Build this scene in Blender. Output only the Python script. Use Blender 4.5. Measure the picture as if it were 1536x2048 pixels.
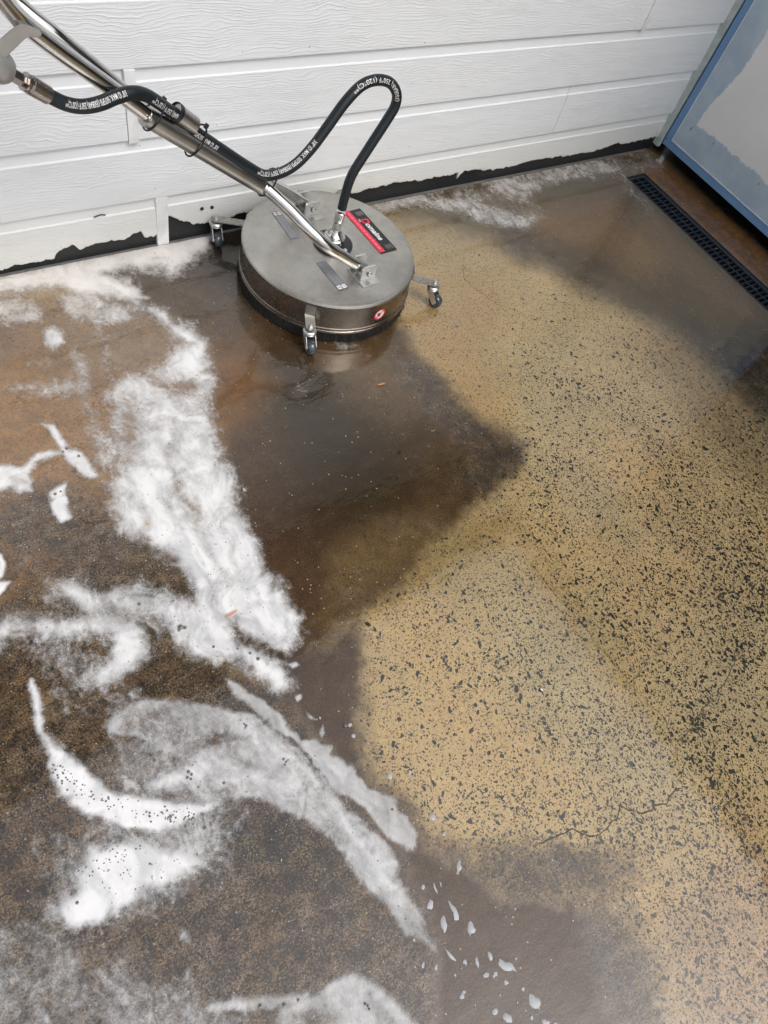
import bpy, bmesh, math, random
import numpy as np
from mathutils import Vector, Matrix
for o in list(bpy.data.objects): bpy.data.objects.remove(o)
S = bpy.context.scene
COL = S.collection
rnd = random.Random(7)
nr = np.random.RandomState(11)

# ------------------------------------------------------------------ camera
FPX = 1402.85
CAM = np.array([0.0, -1.7525784, 1.5152153])
_rv = np.array([2.5408453220582037, -0.6626889511112114, 0.505146286028829])
def rotmat(rv):
    t = np.linalg.norm(rv); k = rv/t
    K = np.array([[0,-k[2],k[1]],[k[2],0,-k[0]],[-k[1],k[0],0]])
    return np.eye(3)+np.sin(t)*K+(1-np.cos(t))*K@K
RM = rotmat(_rv)                       # rows: right, down, forward
cam_d = bpy.data.cameras.new('camera'); cam = bpy.data.objects.new('camera', cam_d); COL.objects.link(cam)
right, down, fwd = RM
mw = Matrix.Identity(4)
for i in range(3):
    mw[i][0] = right[i]; mw[i][1] = -down[i]; mw[i][2] = -fwd[i]; mw[i][3] = CAM[i]
cam.matrix_world = mw
cam_d.sensor_fit = 'VERTICAL'; cam_d.sensor_height = 24.0; cam_d.lens = 24.0*FPX/2048
cam_d.clip_start = 0.02; cam_d.clip_end = 500
S.camera = cam
S.render.resolution_x = 768; S.render.resolution_y = 1024

# ------------------------------------------------------------------ light
world = bpy.data.worlds.new('World'); S.world = world; world.use_nodes = True
wn = world.node_tree.nodes; wl = world.node_tree.links
bg = wn['Background']; bg.inputs[1].default_value = 0.15
sky = wn.new('ShaderNodeTexSky'); sky.sky_type = 'NISHITA'; sky.sun_disc = False
SUN_EL, SUN_AZ = math.radians(54), math.radians(166)     # azimuth clockwise from +Y
sky.sun_elevation = SUN_EL; sky.sun_rotation = SUN_AZ
sky.air_density = 1.0; sky.dust_density = 5.0; sky.ozone_density = 1.0
hs = wn.new('ShaderNodeHueSaturation'); hs.inputs['Saturation'].default_value = 0.34; hs.inputs['Value'].default_value = 1.0
wl.new(sky.outputs[0], hs.inputs['Color']); wl.new(hs.outputs[0], bg.inputs[0])
sd = bpy.data.lights.new('sun', 'SUN'); sd.energy = 0.5; sd.angle = math.radians(22); sd.color = (1.0, .97, .93)
sun = bpy.data.objects.new('sun', sd); COL.objects.link(sun)
dirv = Vector((math.sin(SUN_AZ)*math.cos(SUN_EL), math.cos(SUN_AZ)*math.cos(SUN_EL), math.sin(SUN_EL)))
sun.rotation_euler = dirv.to_track_quat('Z', 'Y').to_euler()
sun.location = (1, -5, 6)
S.view_settings.view_transform = 'Standard'; S.view_settings.look = 'None'
S.view_settings.gamma = 1; S.view_settings.use_curve_mapping = False
S.view_settings.exposure = 0.20
S.render.engine = 'CYCLES'

# ------------------------------------------------------------------ geometry helpers
def ray(px):
    px = np.atleast_2d(np.asarray(px, float))
    return np.stack([(px[:,0]-768)/FPX, (px[:,1]-1024)/FPX, np.ones(len(px))], -1) @ RM
def at(px, axis=2, val=0.0):
    """where a sight line meets an axis aligned plane of the place"""
    d = ray(px); t = (val-CAM[axis])/d[:,axis]
    r = CAM + d*t[:,None]
    return r if np.ndim(px) == 2 else r[0]
def to_px(P):
    q = (np.asarray(P)-CAM) @ RM.T
    z = q[...,2].copy(); bad = z < 0.05; z[bad] = 1
    u = 768+FPX*q[...,0]/z; v = 1024+FPX*q[...,1]/z
    u[bad] = 768; v[bad] = 2300
    return u, v
def srgb(r, g, b):
    f = lambda c: (c/255/12.92 if c/255 <= .04045 else ((c/255+.055)/1.055)**2.4)
    return (f(r), f(g), f(b))
def tag(o, label=None, cat=None, group=None, kind=None):
    if label: o['label'] = label
    if cat: o['category'] = cat
    if group: o['group'] = group
    if kind: o['kind'] = kind
    return o
def empty(name, loc=(0,0,0)):
    o = bpy.data.objects.new(name, None); o.location = loc; o.empty_display_size = .05
    COL.objects.link(o); return o
def link(name, me, mat=None, parent=None, smooth=False):
    o = bpy.data.objects.new(name, me); COL.objects.link(o)
    if mat is not None and len(me.materials) == 0: me.materials.append(mat)
    if parent is not None:
        o.parent = parent
        pl = Vector((0,0,0)); q = parent
        while q is not None: pl += q.location; q = q.parent
        o.location = -pl + Vector(o.location)
    if smooth: me.shade_smooth()
    return o
def obj(name, bm, mat, parent=None, smooth=False):
    me = bpy.data.meshes.new(name); bm.normal_update(); bm.to_mesh(me); bm.free()
    o = link(name, me, mat, parent, smooth)
    if smooth: me.set_sharp_from_angle(angle=math.radians(38))
    return o
def copy_of(o, loc, parent=None, name=None):
    c = o.copy(); COL.objects.link(c); c.parent = parent if parent is not None else o.parent
    c.location = loc; return c
def box(bm, x0, x1, y0, y1, z0, z1, bev=0):
    vs = [bm.verts.new((x,y,z)) for z in (z0,z1) for y in (y0,y1) for x in (x0,x1)]
    fs = [bm.faces.new([vs[i] for i in f]) for f in ((0,2,3,1),(4,5,7,6),(0,1,5,4),(2,6,7,3),(0,4,6,2),(1,3,7,5))]
    if bev:
        es = {e for f in fs for e in f.edges}
        bmesh.ops.bevel(bm, geom=list(es), offset=bev, segments=2, affect='EDGES', profile=.5)
def catmull(P, n=8):
    P = [np.array(p, float) for p in P]; out = []
    Q = [2*P[0]-P[1]]+P+[2*P[-1]-P[-2]]
    for i in range(1, len(Q)-2):
        for k in range(n):
            t = k/n
            out.append(.5*((2*Q[i])+(Q[i+1]-Q[i-1])*t+(2*Q[i-1]-5*Q[i]+4*Q[i+1]-Q[i+2])*t*t+(-Q[i-1]+3*Q[i]-3*Q[i+1]+Q[i+2])*t**3))
    out.append(P[-1]); return np.array(out)
def sweep(bm, P, r, seg=20, caps=True):
    P = np.asarray(P, float); n = len(P)
    R = np.full(n, r) if np.isscalar(r) else np.asarray(r, float)
    T = np.gradient(P, axis=0); T /= np.linalg.norm(T, axis=1)[:,None]
    u = np.cross(T[0], [0,0,1.]);
    if np.linalg.norm(u) < .1: u = np.cross(T[0], [0,1.,0])
    u /= np.linalg.norm(u); rings = []
    for i in range(n):
        u = u-(u@T[i])*T[i]; u /= np.linalg.norm(u); v = np.cross(T[i], u)
        rings.append([bm.verts.new(P[i]+R[i]*(math.cos(a)*u+math.sin(a)*v)) for a in np.linspace(0, 2*math.pi, seg, endpoint=False)])
    for i in range(n-1):
        for k in range(seg):
            bm.faces.new((rings[i][k], rings[i][(k+1)%seg], rings[i+1][(k+1)%seg], rings[i+1][k]))
    if caps: bm.faces.new(rings[0][::-1]); bm.faces.new(rings[-1])
def lathe(bm, prof, c=(0,0,0), axis=(0,0,1), seg=48, close=True):
    """prof: list of (radius, height along axis)"""
    a = Vector(axis).normalized(); u = a.orthogonal().normalized(); v = a.cross(u); c = Vector(c); rings = []
    for r, h in prof:
        if r < 1e-6: rings.append([bm.verts.new(c+a*h)])
        else: rings.append([bm.verts.new(c+a*h+(u*math.cos(t)+v*math.sin(t))*r) for t in np.linspace(0, 2*math.pi, seg, endpoint=False)])
    for A, B in zip(rings, rings[1:]):
        for k in range(seg):
            if len(A) == 1 and len(B) == 1: continue
            if len(A) == 1: bm.faces.new((A[0], B[k], B[(k+1)%seg]))
            elif len(B) == 1: bm.faces.new((A[k], A[(k+1)%seg], B[0]))
            else: bm.faces.new((A[k], A[(k+1)%seg], B[(k+1)%seg], B[k]))
    if close:
        if len(rings[0]) > 1: bm.faces.new(rings[0][::-1])
        if len(rings[-1]) > 1: bm.faces.new(rings[-1])
    bmesh.ops.recalc_face_normals(bm, faces=bm.faces)
def obb(bm, c, ex, ey, ez, sx, sy, sz, bev=0.0):
    """box of half sizes sx, sy, sz along three unit axes"""
    m = bmesh.new(); box(m, -sx, sx, -sy, sy, -sz, sz, bev)
    M = Matrix(((ex[0],ey[0],ez[0],c[0]),(ex[1],ey[1],ez[1],c[1]),(ex[2],ey[2],ez[2],c[2]),(0,0,0,1)))
    mp = {v: bm.verts.new(M @ v.co) for v in m.verts}
    for f in m.faces: bm.faces.new([mp[v] for v in f.verts])
    m.free()
def prism(bm, pts, z0, z1):
    a = [bm.verts.new((x,y,z0)) for x, y in pts]; b = [bm.verts.new((x,y,z1)) for x, y in pts]
    n = len(pts); bm.faces.new(b); bm.faces.new(a[::-1])
    for i in range(n): bm.faces.new((a[i], a[(i+1)%n], b[(i+1)%n], b[i]))
    bmesh.ops.recalc_face_normals(bm, faces=bm.faces)

# ------------------------------------------------------------------ noise in numpy
def vnoise(x, y, seed=0):
    r = np.random.RandomState(seed); T = r.rand(256, 256)
    xi = np.floor(x).astype(int); yi = np.floor(y).astype(int); fx = x-xi; fy = y-yi
    fx = fx*fx*(3-2*fx); fy = fy*fy*(3-2*fy)
    g = lambda a, b: T[a & 255, b & 255]
    return (g(xi,yi)*(1-fx)+g(xi+1,yi)*fx)*(1-fy)+(g(xi,yi+1)*(1-fx)+g(xi+1,yi+1)*fx)*fy
def fbm(x, y, seed=0, oct=4, gain=.5):
    s = 0; a = 1; t = 0
    for o in range(oct):
        s = s+a*vnoise(x*2**o+17.3*o, y*2**o-9.1*o, seed+o); t += a; a *= gain
    return s/t
def sstep(a, b, x):
    t = np.clip((x-a)/(b-a), 0, 1); return t*t*(3-2*t)
def psd(poly, X, Y, lim=120):
    """signed distance to a polygon, positive inside; far points get -lim"""
    P = np.asarray(poly, float); out = np.full(X.shape, -float(lim))
    m = (X > P[:,0].min()-lim) & (X < P[:,0].max()+lim) & (Y > P[:,1].min()-lim) & (Y < P[:,1].max()+lim)
    x = X[m]; y = Y[m]
    if x.size == 0: return out
    d = np.full(x.shape, 1e9); ins = np.zeros(x.shape, bool)
    for a, b in zip(P, np.roll(P, -1, 0)):
        ex, ey = b-a; wx = x-a[0]; wy = y-a[1]
        t = np.clip((wx*ex+wy*ey)/(ex*ex+ey*ey+1e-9), 0, 1)
        d = np.minimum(d, (wx-t*ex)**2+(wy-t*ey)**2)
        if ey != 0:
            c = ((a[1] <= y) & (b[1] > y)) | ((b[1] <= y) & (a[1] > y))
            ins ^= c & (x < a[0]+(y-a[1])/ey*ex)
    d = np.sqrt(d); out[m] = np.where(ins, d, -d); return out
def gridmesh(name, X, Y, Z, keep=None, attrs=None):
    ny, nx = X.shape
    idx = np.arange(nx*ny).reshape(ny, nx)
    q = np.stack([idx[:-1,:-1], idx[:-1,1:], idx[1:,1:], idx[1:,:-1]], -1)
    if keep is not None: q = q[keep]
    q = q.reshape(-1, 4)
    used = np.unique(q); mp = np.full(nx*ny, -1); mp[used] = np.arange(len(used)); q = mp[q]
    co = np.stack([X.ravel()[used], Y.ravel()[used], Z.ravel()[used]], -1).astype(np.float32)
    me = bpy.data.meshes.new(name)
    me.vertices.add(len(co)); me.vertices.foreach_set('co', co.ravel())
    me.loops.add(q.size); me.loops.foreach_set('vertex_index', q.ravel().astype(np.int32))
    me.polygons.add(len(q)); me.polygons.foreach_set('loop_start', (np.arange(len(q))*4).astype(np.int32))
    me.update(calc_edges=True)
    for k, v in (attrs or {}).items():
        if v.ndim == 3:
            a = me.attributes.new(k, 'FLOAT_COLOR', 'POINT'); c = np.ones((len(used), 4), np.float32); c[:,:3] = v.reshape(-1, 3)[used]
            a.data.foreach_set('color', c.ravel())
        else:
            a = me.attributes.new(k, 'FLOAT', 'POINT'); a.data.foreach_set('value', v.ravel()[used].astype(np.float32))
    me.shade_smooth()
    return me

# ------------------------------------------------------------------ material helpers
class NT:
    def __init__(s, name):
        s.m = bpy.data.materials.new(name); s.m.use_nodes = True
        s.n = s.m.node_tree.nodes; s.l = s.m.node_tree.links; s.b = s.n['Principled BSDF']
    def node(s, t, ins=None, **kw):
        nd = s.n.new(t)
        for k, v in kw.items(): setattr(nd, k, v)
        for k, v in (ins or {}).items(): s.set(nd, k, v)
        return nd
    def set(s, nd, k, v):
        i = nd.inputs[k]
        if isinstance(v, bpy.types.NodeSocket): s.l.new(v, i)
        elif isinstance(v, tuple) and len(v) == 3 and i.type == 'RGBA': i.default_value = (*v, 1)
        else: i.default_value = v
    def math(s, op, a, b=0.0, c=0.0, clamp=False):
        nd = s.node('ShaderNodeMath', operation=op, use_clamp=clamp)
        s.set(nd, 0, a); s.set(nd, 1, b)
        if len(nd.inputs) > 2: s.set(nd, 2, c)
        return nd.outputs[0]
    def mix(s, f, a, b, mode='MIX'):
        nd = s.node('ShaderNodeMix', data_type='RGBA', blend_type=mode)
        s.set(nd, 0, f)
        for k, v in ((6, a), (7, b)):
            i = nd.inputs[k]
            if isinstance(v, bpy.types.NodeSocket): s.l.new(v, i)
            else: i.default_value = (*v[:3], 1)
        return nd.outputs[2]
    def ss(s, x, a, b):
        nd = s.node('ShaderNodeMapRange', interpolation_type='SMOOTHSTEP')
        s.set(nd, 0, x); nd.inputs[1].default_value = a; nd.inputs[2].default_value = b; return nd.outputs[0]
    def pos(s, scale=(1,1,1)):
        tc = s.node('ShaderNodeTexCoord'); mp = s.node('ShaderNodeMapping', {'Scale': scale}); s.l.new(tc.outputs['Object'], mp.inputs[0]); return mp.outputs[0]
    def noise(s, vec, scale, detail=3, rough=.5, dist=0.0, col=False):
        nd = s.node('ShaderNodeTexNoise', {'Vector': vec, 'Scale': scale, 'Detail': detail, 'Roughness': rough, 'Distortion': dist})
        return nd.outputs['Color' if col else 'Fac']
    def vor(s, vec, scale, feature='F1', out='Distance', rand=1.0):
        nd = s.node('ShaderNodeTexVoronoi', {'Vector': vec, 'Scale': scale, 'Randomness': rand}, feature=feature); return nd.outputs[out]
    def bump(s, h, strength, dist, normal=None):
        nd = s.node('ShaderNodeBump', {'Height': h, 'Strength': strength, 'Distance': dist})
        if normal is not None: s.l.new(normal, nd.inputs['Normal'])
        return nd.outputs[0]
    def out(s, **kw):
        for k, v in kw.items(): s.set(s.b, k.replace('_', ' '), v)
        return s.m
def simple(name, col, rough=.5, metal=0.0, bump=0.0, bscale=200, var=.12, coat=0.0):
    t = NT(name); p = t.pos()
    n = t.noise(p, bscale*.15, 4)
    c = t.mix(t.ss(n, .3, .7), tuple(x*(1-var) for x in col), tuple(min(1, x*(1+var)) for x in col))
    kw = dict(Base_Color=c, Roughness=t.math('ADD', rough-.05, t.math('MULTIPLY', n, .1)), Metallic=metal, Coat_Weight=coat)
    if bump: kw['Normal'] = t.bump(t.noise(p, bscale, 3), .5, bump)
    return t.out(**kw)

# ================================================================== materials
def mat_siding():
    t = NT('white_painted_woodgrain_siding'); p = t.pos()
    info = t.node('ShaderNodeObjectInfo')
    off = t.node('ShaderNodeCombineXYZ', {'X': t.math('MULTIPLY', info.outputs['Random'], 37.0)})
    pv = t.node('ShaderNodeVectorMath', {0: p, 1: off.outputs[0]}, operation='ADD').outputs[0]
    def mp(v, sc): return t.node('ShaderNodeMapping', {'Vector': v, 'Scale': sc}).outputs[0]
    warp = t.noise(mp(pv, (5, 1, 12)), 1.0, 2)
    warp2 = t.noise(mp(pv, (22, 1, 45)), 1.0, 2)
    sx = t.node('ShaderNodeSeparateXYZ', {0: p}); z = sx.outputs['Z']
    zz = t.math('ADD', t.math('ADD', z, t.math('MULTIPLY', warp, .060)), t.math('MULTIPLY', warp2, .012))
    w = t.math('SINE', t.math('MULTIPLY', zz, 2*math.pi/.0075))
    w2 = t.math('SINE', t.math('MULTIPLY', t.math('ADD', zz, t.math('MULTIPLY', warp2, .01)), 2*math.pi/.0041))
    amp = t.ss(t.noise(mp(pv, (9, 1, 30)), 1.0, 3), .2, .6)
    h = t.math('MULTIPLY', t.math('ADD', t.ss(w, .1, 1.0), t.math('MULTIPLY', t.ss(w2, 0, 1), .45)), amp)
    at_ = t.node('ShaderNodeAttribute', attribute_name='grain')
    h = t.math('MULTIPLY', h, at_.outputs['Fac'])
    nrm = t.bump(h, .62, .0009)
    big = t.noise(p, 2.5, 3)
    c = t.mix(big, (.73, .765, .80), (.80, .82, .84))
    low = t.ss(z, .26, .02)
    c = t.mix(t.math('MULTIPLY', low, .6), c, (.66, .65, .58))
    dirt = t.ss(t.noise(p, 150, 3, .7), .63, .72)
    dz = t.math('MULTIPLY', dirt, t.ss(t.math('ADD', z, t.math('MULTIPLY', t.noise(p, 9, 3), .12)), .22, .05))
    c = t.mix(t.math('MULTIPLY', dz, .7), c, (.22, .19, .13))
    # splashed specks
    v = t.vor(p, 60); thr = t.vor(p, 60, out='Color')
    sep = t.node('ShaderNodeSeparateColor', {0: thr}).outputs[0]
    rad = t.math('MULTIPLY', t.ss(sep, .955, 1.0), .11)
    spk = t.math('LESS_THAN', v, rad)
    c = t.mix(t.math('MULTIPLY', spk, .85), c, (.06, .055, .05))
    return t.out(Base_Color=c, Roughness=.42, Normal=nrm)
M_SIDE = mat_siding()
M_BLACK = simple('black_bitumen_footing', (.012, .014, .015), .45, bump=.001, bscale=150)
M_DARKIN = simple('dark_void', (.01, .01, .011), .8)
M_FASCIA = simple('dark_painted_eave', (.05, .05, .048), .6)
M_TRIM = simple('pale_green_trim_paint', (.50, .57, .55), .5, bump=.0004)
M_TRIM_SHADE = simple('shaded_trim_paint', (.05, .085, .105), .5)  # darker copy of the trim paint: shade on its outer face put into the colour

def mat_door():
    t = NT('blue_door_frame_paint'); p = t.pos()
    n = t.noise(p, 14, 5, .6); v = t.ss(t.noise(p, 260, 3, .7), .66, .72)
    c = t.mix(n, (.16, .31, .56), (.21, .38, .64)); c = t.mix(t.math('MULTIPLY', v, .5), c, (.04, .06, .09))
    return t.out(Base_Color=c, Roughness=.45, Normal=t.bump(t.noise(p, 300, 3), .3, .0006))
M_BLUE = mat_door()
def mat_panel():
    # white panel with an uneven cut-in border of pale blue paint
    t = NT('door_panel_white_and_pale_blue_paint'); p = t.pos()
    a = t.node('ShaderNodeAttribute', attribute_name='blue').outputs['Fac']
    e = t.math('ADD', a, t.math('MULTIPLY', t.math('SUBTRACT', t.noise(p, 45, 5, .6), .5), .12))
    m = t.ss(e, .475, .515)
    bl = t.mix(t.ss(t.noise(p, 10, 4), .3, .7), (.41, .52, .63), (.52, .62, .70))
    wh = t.mix(t.ss(t.noise(p, 5, 3), .3, .7), (.82, .825, .83), (.87, .87, .865))
    c = t.mix(m, wh, bl)
    v = t.ss(t.noise(p, 210, 3, .75), .665, .72); z = t.node('ShaderNodeSeparateXYZ', {0: p}).outputs['Z']
    c = t.mix(t.math('MULTIPLY', v, t.math('MULTIPLY', t.ss(z, .55, .0), .75)), c, (.13, .14, .15))
    d = t.vor(p, 55); thr = t.node('ShaderNodeSeparateColor', {0: t.vor(p, 55, out='Color')}).outputs[0]
    s = t.math('LESS_THAN', d, t.math('MULTIPLY', t.ss(thr, .94, 1), .12))
    c = t.mix(t.math('MULTIPLY', s, .8), c, (.07, .07, .07))
    return t.out(Base_Color=c, Roughness=.5, Normal=t.bump(t.noise(p, 220, 4), .35, .0007))
M_PANEL = mat_panel()
M_EDGEW = simple('chipped_white_paint_edge', (.72, .77, .80), .5)

def mat_steel(name, col, rough, aniso_scale=(1,1,1), dirt=0.0, dcol=(.09,.07,.05), dlow=.6):
    t = NT(name); p = t.pos(aniso_scale); q = t.pos()
    n = t.noise(p, 60, 4, .6); sm = t.noise(q, 7, 4, .6)
    c = t.mix(t.ss(t.math('ADD', t.math('MULTIPLY', sm, .7), t.math('MULTIPLY', t.noise(q, 45, 4, .7), .3)), .35, .65), tuple(x*.74 for x in col), col)
    r = t.math('ADD', rough-.06, t.math('MULTIPLY', n, .12)); metal = 1.0
    if dirt:
        dz = t.ss(t.noise(q, 170, 4, .75), dlow, dlow+.07); big = t.ss(t.noise(q, 9, 3), .35, .6)
        d = t.math('MULTIPLY', t.math('MULTIPLY', dz, big), dirt)
        c = t.mix(d, c, dcol); metal = t.math('SUBTRACT', 1.0, d); r = t.math('ADD', r, t.math('MULTIPLY', d, .3))
    return t.out(Base_Color=c, Roughness=r, Metallic=metal, Normal=t.bump(n, .12, .0004))
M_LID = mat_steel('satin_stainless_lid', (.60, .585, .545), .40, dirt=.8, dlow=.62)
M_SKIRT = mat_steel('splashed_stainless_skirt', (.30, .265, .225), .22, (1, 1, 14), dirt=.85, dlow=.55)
M_TUBE = mat_steel('polished_stainless_tube', (.80, .79, .77), .13)
M_SLEEVE = mat_steel('satin_tube_sleeve', (.55, .54, .52), .30)
M_PLATE = mat_steel('zinc_plate', (.66, .67, .66), .42, dirt=.5, dlow=.62, dcol=(.16,.15,.12))
M_ARM = mat_steel('dirty_flat_bar', (.52, .50, .46), .42, dirt=.8, dlow=.52, dcol=(.14,.12,.09))
M_ALU = simple('cast_aluminium', (.46, .46, .45), .45, metal=.75, bump=.0006, bscale=120)
M_BRASS = mat_steel('plated_fitting', (.42, .38, .36), .26)
M_RUBBER = simple('black_hose_rubber', (.005, .010, .014), .42, bump=.0002, bscale=400)
M_BLACKP = simple('black_plastic', (.012, .014, .016), .32)
M_BRIST = simple('black_brush_bristle', (.006, .006, .006), .6)
M_WHEEL = simple('dark_translucent_caster_tyre', (.045, .06, .07), .15, coat=.5)
M_WHITEINK = simple('white_print', (.75, .76, .75), .5, var=.03)
M_GREYINK = simple('grey_print', (.33, .34, .36), .5, var=.03)
M_REDST = simple('red_sticker', (.72, .035, .08), .3, var=.08)
M_PINKINK = simple('pale_red_print', (.85, .25, .28), .4)
M_BLKST = simple('black_sticker', (.012, .014, .014), .35)
M_GREYST = simple('grey_film_sticker', (.17, .18, .195), .4)
M_GRATE = simple('black_plastic_grate', (.012, .018, .026), .38, bump=.0005)

# ================================================================== GROUND
# polygons are outlines of stains, pools and some painted shade on the slab, traced in picture units and laid onto z = 0
def DC(r, g, b, k=1.0):
    c = srgb(r, g, b); return np.array(c)/k
TAN = DC(178,154,108)
# (colour, polygon, softness, opacity, chip factor, mottle, wet film)
ST = [
 (DC(160,132,88), [(780,400),(900,440),(1010,520),(1010,640),(1000,760),(1000,850),(930,820),(860,740),(800,640)], 70, .8, .10, .05, .5),
 (DC(170,138,88), [(880,700),(1000,780),(1010,850),(950,840),(890,780)], 35, .6, .5, .1, .5),
 (DC(168,148,112), [(1060,560),(1300,640),(1480,900),(1536,1500),(1300,1400),(1150,1050),(1050,800)], 90, .6, 1, .1, .4),
 (DC(160,130,80), [(780,1000),(980,1010),(1120,1100),(1330,1500),(1250,1420),(1050,1180),(800,1190)], 60, .45, .9, .2, .5),
 # silty wet band along wall and drain
 (DC(60,47,27), [(700,395),(1000,330),(1290,290),(1345,310),(1600,590),(1600,860),(1500,790),(1420,720),(1310,640),(1190,570),(1080,520),(960,480),(850,448),(760,432)], 42, .93, .10, .15, 1.0),
 (DC(118,90,50), [(1060,425),(1200,400),(1290,450),(1360,520),(1290,545),(1180,500),(1090,480)], 45, .75, .1, .1, .9),
 (DC(98,76,46), [(1240,360),(1300,420),(1500,600),(1536,640),(1490,640),(1380,560),(1260,440)], 22, .7, .1, .15, .9),
 (DC(120,88,56), [(1170,400),(1230,390),(1260,430),(1200,460)], 30, .4, .1, .1, .9),
 (DC(36,29,18), [(990,455),(1080,480),(1180,540),(1300,600),(1400,640),(1500,720),(1560,860),(1450,760),(1330,660),(1200,600),(1100,540),(1010,500)], 30, .75, .15, .3, .9),
 (DC(40,30,22), [(1390,690),(1470,680),(1600,700),(1600,1000),(1530,860),(1450,770)], 45, .8, .3, .6, .7),
 (DC(98,80,60), [(1300,640),(1400,700),(1480,800),(1560,960),(1600,1060),(1500,960),(1400,840),(1320,740)], 50, .5, .7, .6, .6),
 # strip of slab between drain and door: rusty, with a black margin of grime and painted shade under the door
 (DC(132,88,38), [(1285,330),(1330,330),(1600,560),(1600,640),(1540,580),(1290,352)], 10, .92, 0, .65, .08),
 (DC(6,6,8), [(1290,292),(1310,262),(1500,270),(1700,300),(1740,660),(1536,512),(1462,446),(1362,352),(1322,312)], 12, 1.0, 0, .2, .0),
 # yellow rim around the muddy pool
 (DC(146,118,64), [(740,1200),(830,1110),(930,1040),(1010,1020),(1030,1060),(960,1100),(860,1160),(780,1215)], 40, .7, .8, .3, .6),
 # muddy pool
 (DC(66,46,24), [(215,520),(400,440),(500,420),(640,560),(790,640),(820,680),(850,735),(905,795),(965,850),(1045,895),(1050,925),(965,1000),(900,1050),(840,1110),(790,1175),(720,1230),(650,1290),(590,1330),(560,1360),(450,1310),(330,1200),(210,1000),(190,700)], 24, .96, .05, .25, 1.0),
 (DC(42,31,16), [(480,760),(600,690),(740,760),(850,860),(880,960),(760,1060),(640,1130),(540,1080),(480,940)], 120, .75, 0, .05, 1.0),
 (DC(70,48,36), [(430,860),(540,900),(640,1050),(700,1180),(600,1280),(520,1150),(440,1000)], 80, .5, 0, .15, 1.0),
 (DC(36,32,20), [(590,680),(700,720),(740,900),(800,960),(720,990),(600,900),(560,780)], 70, .55, 0, .02, 1.0),
 (DC(128,88,40), [(425,700),(500,690),(540,760),(500,830),(430,860)], 45, .55, 0, .2, 1.0),
 (DC(112,88,58), [(640,700),(740,690),(800,720),(860,800),(800,830),(700,790)], 55, .55, 0, .35, .8),
 (DC(66,50,32), [(800,730),(860,740),(960,850),(1045,895),(1048,925),(960,990),(900,960),(940,900),(880,850)], 30, .7, 1.3, .9, .5),
 (DC(120,96,56), [(660,1110),(760,1050),(860,1020),(900,1050),(800,1130),(720,1200),(650,1240)], 40, .5, .5, .6, .7),
 (DC(70,60,52), [(380,440),(470,430),(480,560),(560,660),(460,640),(400,600),(300,600),(250,560)], 50, .7, 0, .1, 1.0),
 (DC(34,34,32), [(400,470),(476,440),(490,600),(440,560)], 40, .8, 0, .1, 1.0),  # cast shadow left of the cleaner, painted into the slab colour
 # left side: orange brown stained slab
 (DC(132,100,66), [(-200,560),(0,570),(240,600),(330,640),(410,700),(430,900),(420,1100),(250,1130),(0,1090),(-300,1050)], 40, .95, .05, .40, .7),
 (DC(146,108,62), [(-200,700),(60,720),(180,860),(120,930),(0,900),(-200,860)], 70, .6, 0, .4, .7),
 (DC(92,70,56), [(-200,640),(40,640),(40,720),(0,740),(-200,740)], 40, .5, 0, .3, .7),
 (DC(140,118,92), [(150,640),(330,650),(400,740),(240,760),(160,720)], 50, .5, 0, .35, .7),
 (DC(80,60,40), [(-300,1040),(0,1010),(100,960),(230,1030),(330,1090),(390,1190),(420,1300),(560,1360),(640,1450),(560,1470),(300,1420),(100,1400),(0,1500),(-300,1600)], 45, .95, .05, 1.0, .45),
 (DC(124,84,34), [(-100,1110),(40,1090),(130,1120),(110,1180),(0,1210),(-100,1220)], 45, .6, 0, .8, .4),
 (DC(84,60,34), [(0,1290),(150,1330),(260,1390),(200,1440),(40,1400),(-50,1350)], 50, .5, 0, .9, .4),
 (DC(78,56,36), [(380,1310),(470,1330),(540,1380),(480,1380),(400,1360)], 25, .6, 0, .6, .7),
 # lower left: dark, rough, pitted
 (DC(78,60,44), [(-500,1440),(0,1430),(200,1400),(480,1380),(640,1470),(760,1620),(850,1760),(880,1900),(900,2048),(1000,2500),(-500,2500)], 40, .95, 0, 1.0, .35),
 (DC(86,66,44), [(430,1730),(560,1740),(700,1800),(800,1880),(780,1960),(640,1960),(500,1930),(440,1840)], 60, .75, 0, 1.0, .3),
 (DC(40,38,34), [(430,1620),(580,1640),(680,1740),(700,1800),(600,1790),(480,1740),(400,1700)], 50, .7, 0, .9, .3),
 # silty pool at bottom centre
 (DC(70,54,44), [(560,1300),(640,1290),(720,1240),(726,1420),(760,1560),(850,1680),(980,1760),(1150,1800),(1230,1860),(1300,2000),(1330,2200),(1300,2500),(900,2500),(870,2000),(840,1800),(760,1640),(640,1480),(560,1400)], 28, .96, .02, .2, 1.0),
 (DC(106,84,54), [(735,1520),(830,1640),(960,1700),(1100,1700),(1280,1700),(1290,1760),(1200,1800),(1000,1770),(850,1690),(750,1590)], 35, .75, .4, 1.0, .5),
 (DC(70,58,42), [(930,1700),(1080,1690),(1200,1720),(1200,1780),(1050,1780),(940,1740)], 40, .6, .2, 1.0, .5),
 (DC(92,74,52), [(1180,1800),(1260,1820),(1300,1950),(1340,2080),(1240,2080),(1200,1920)], 45, .8, .4, 1.0, .5),
 (DC(180,152,104), [(1250,1690),(1330,1690),(1350,1780),(1330,1900),(1280,1900),(1260,1800)], 45, .7, .25, .2, .5),
 (DC(160,132,106), [(1330,1850),(1500,1700),(1700,1800),(1700,2300),(1400,2300),(1330,2000)], 80, .6, .6, .4, .5),
]
GX0, GX1, GY0, GY1 = -.50, 3.32, -2.62, 0.0
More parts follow.
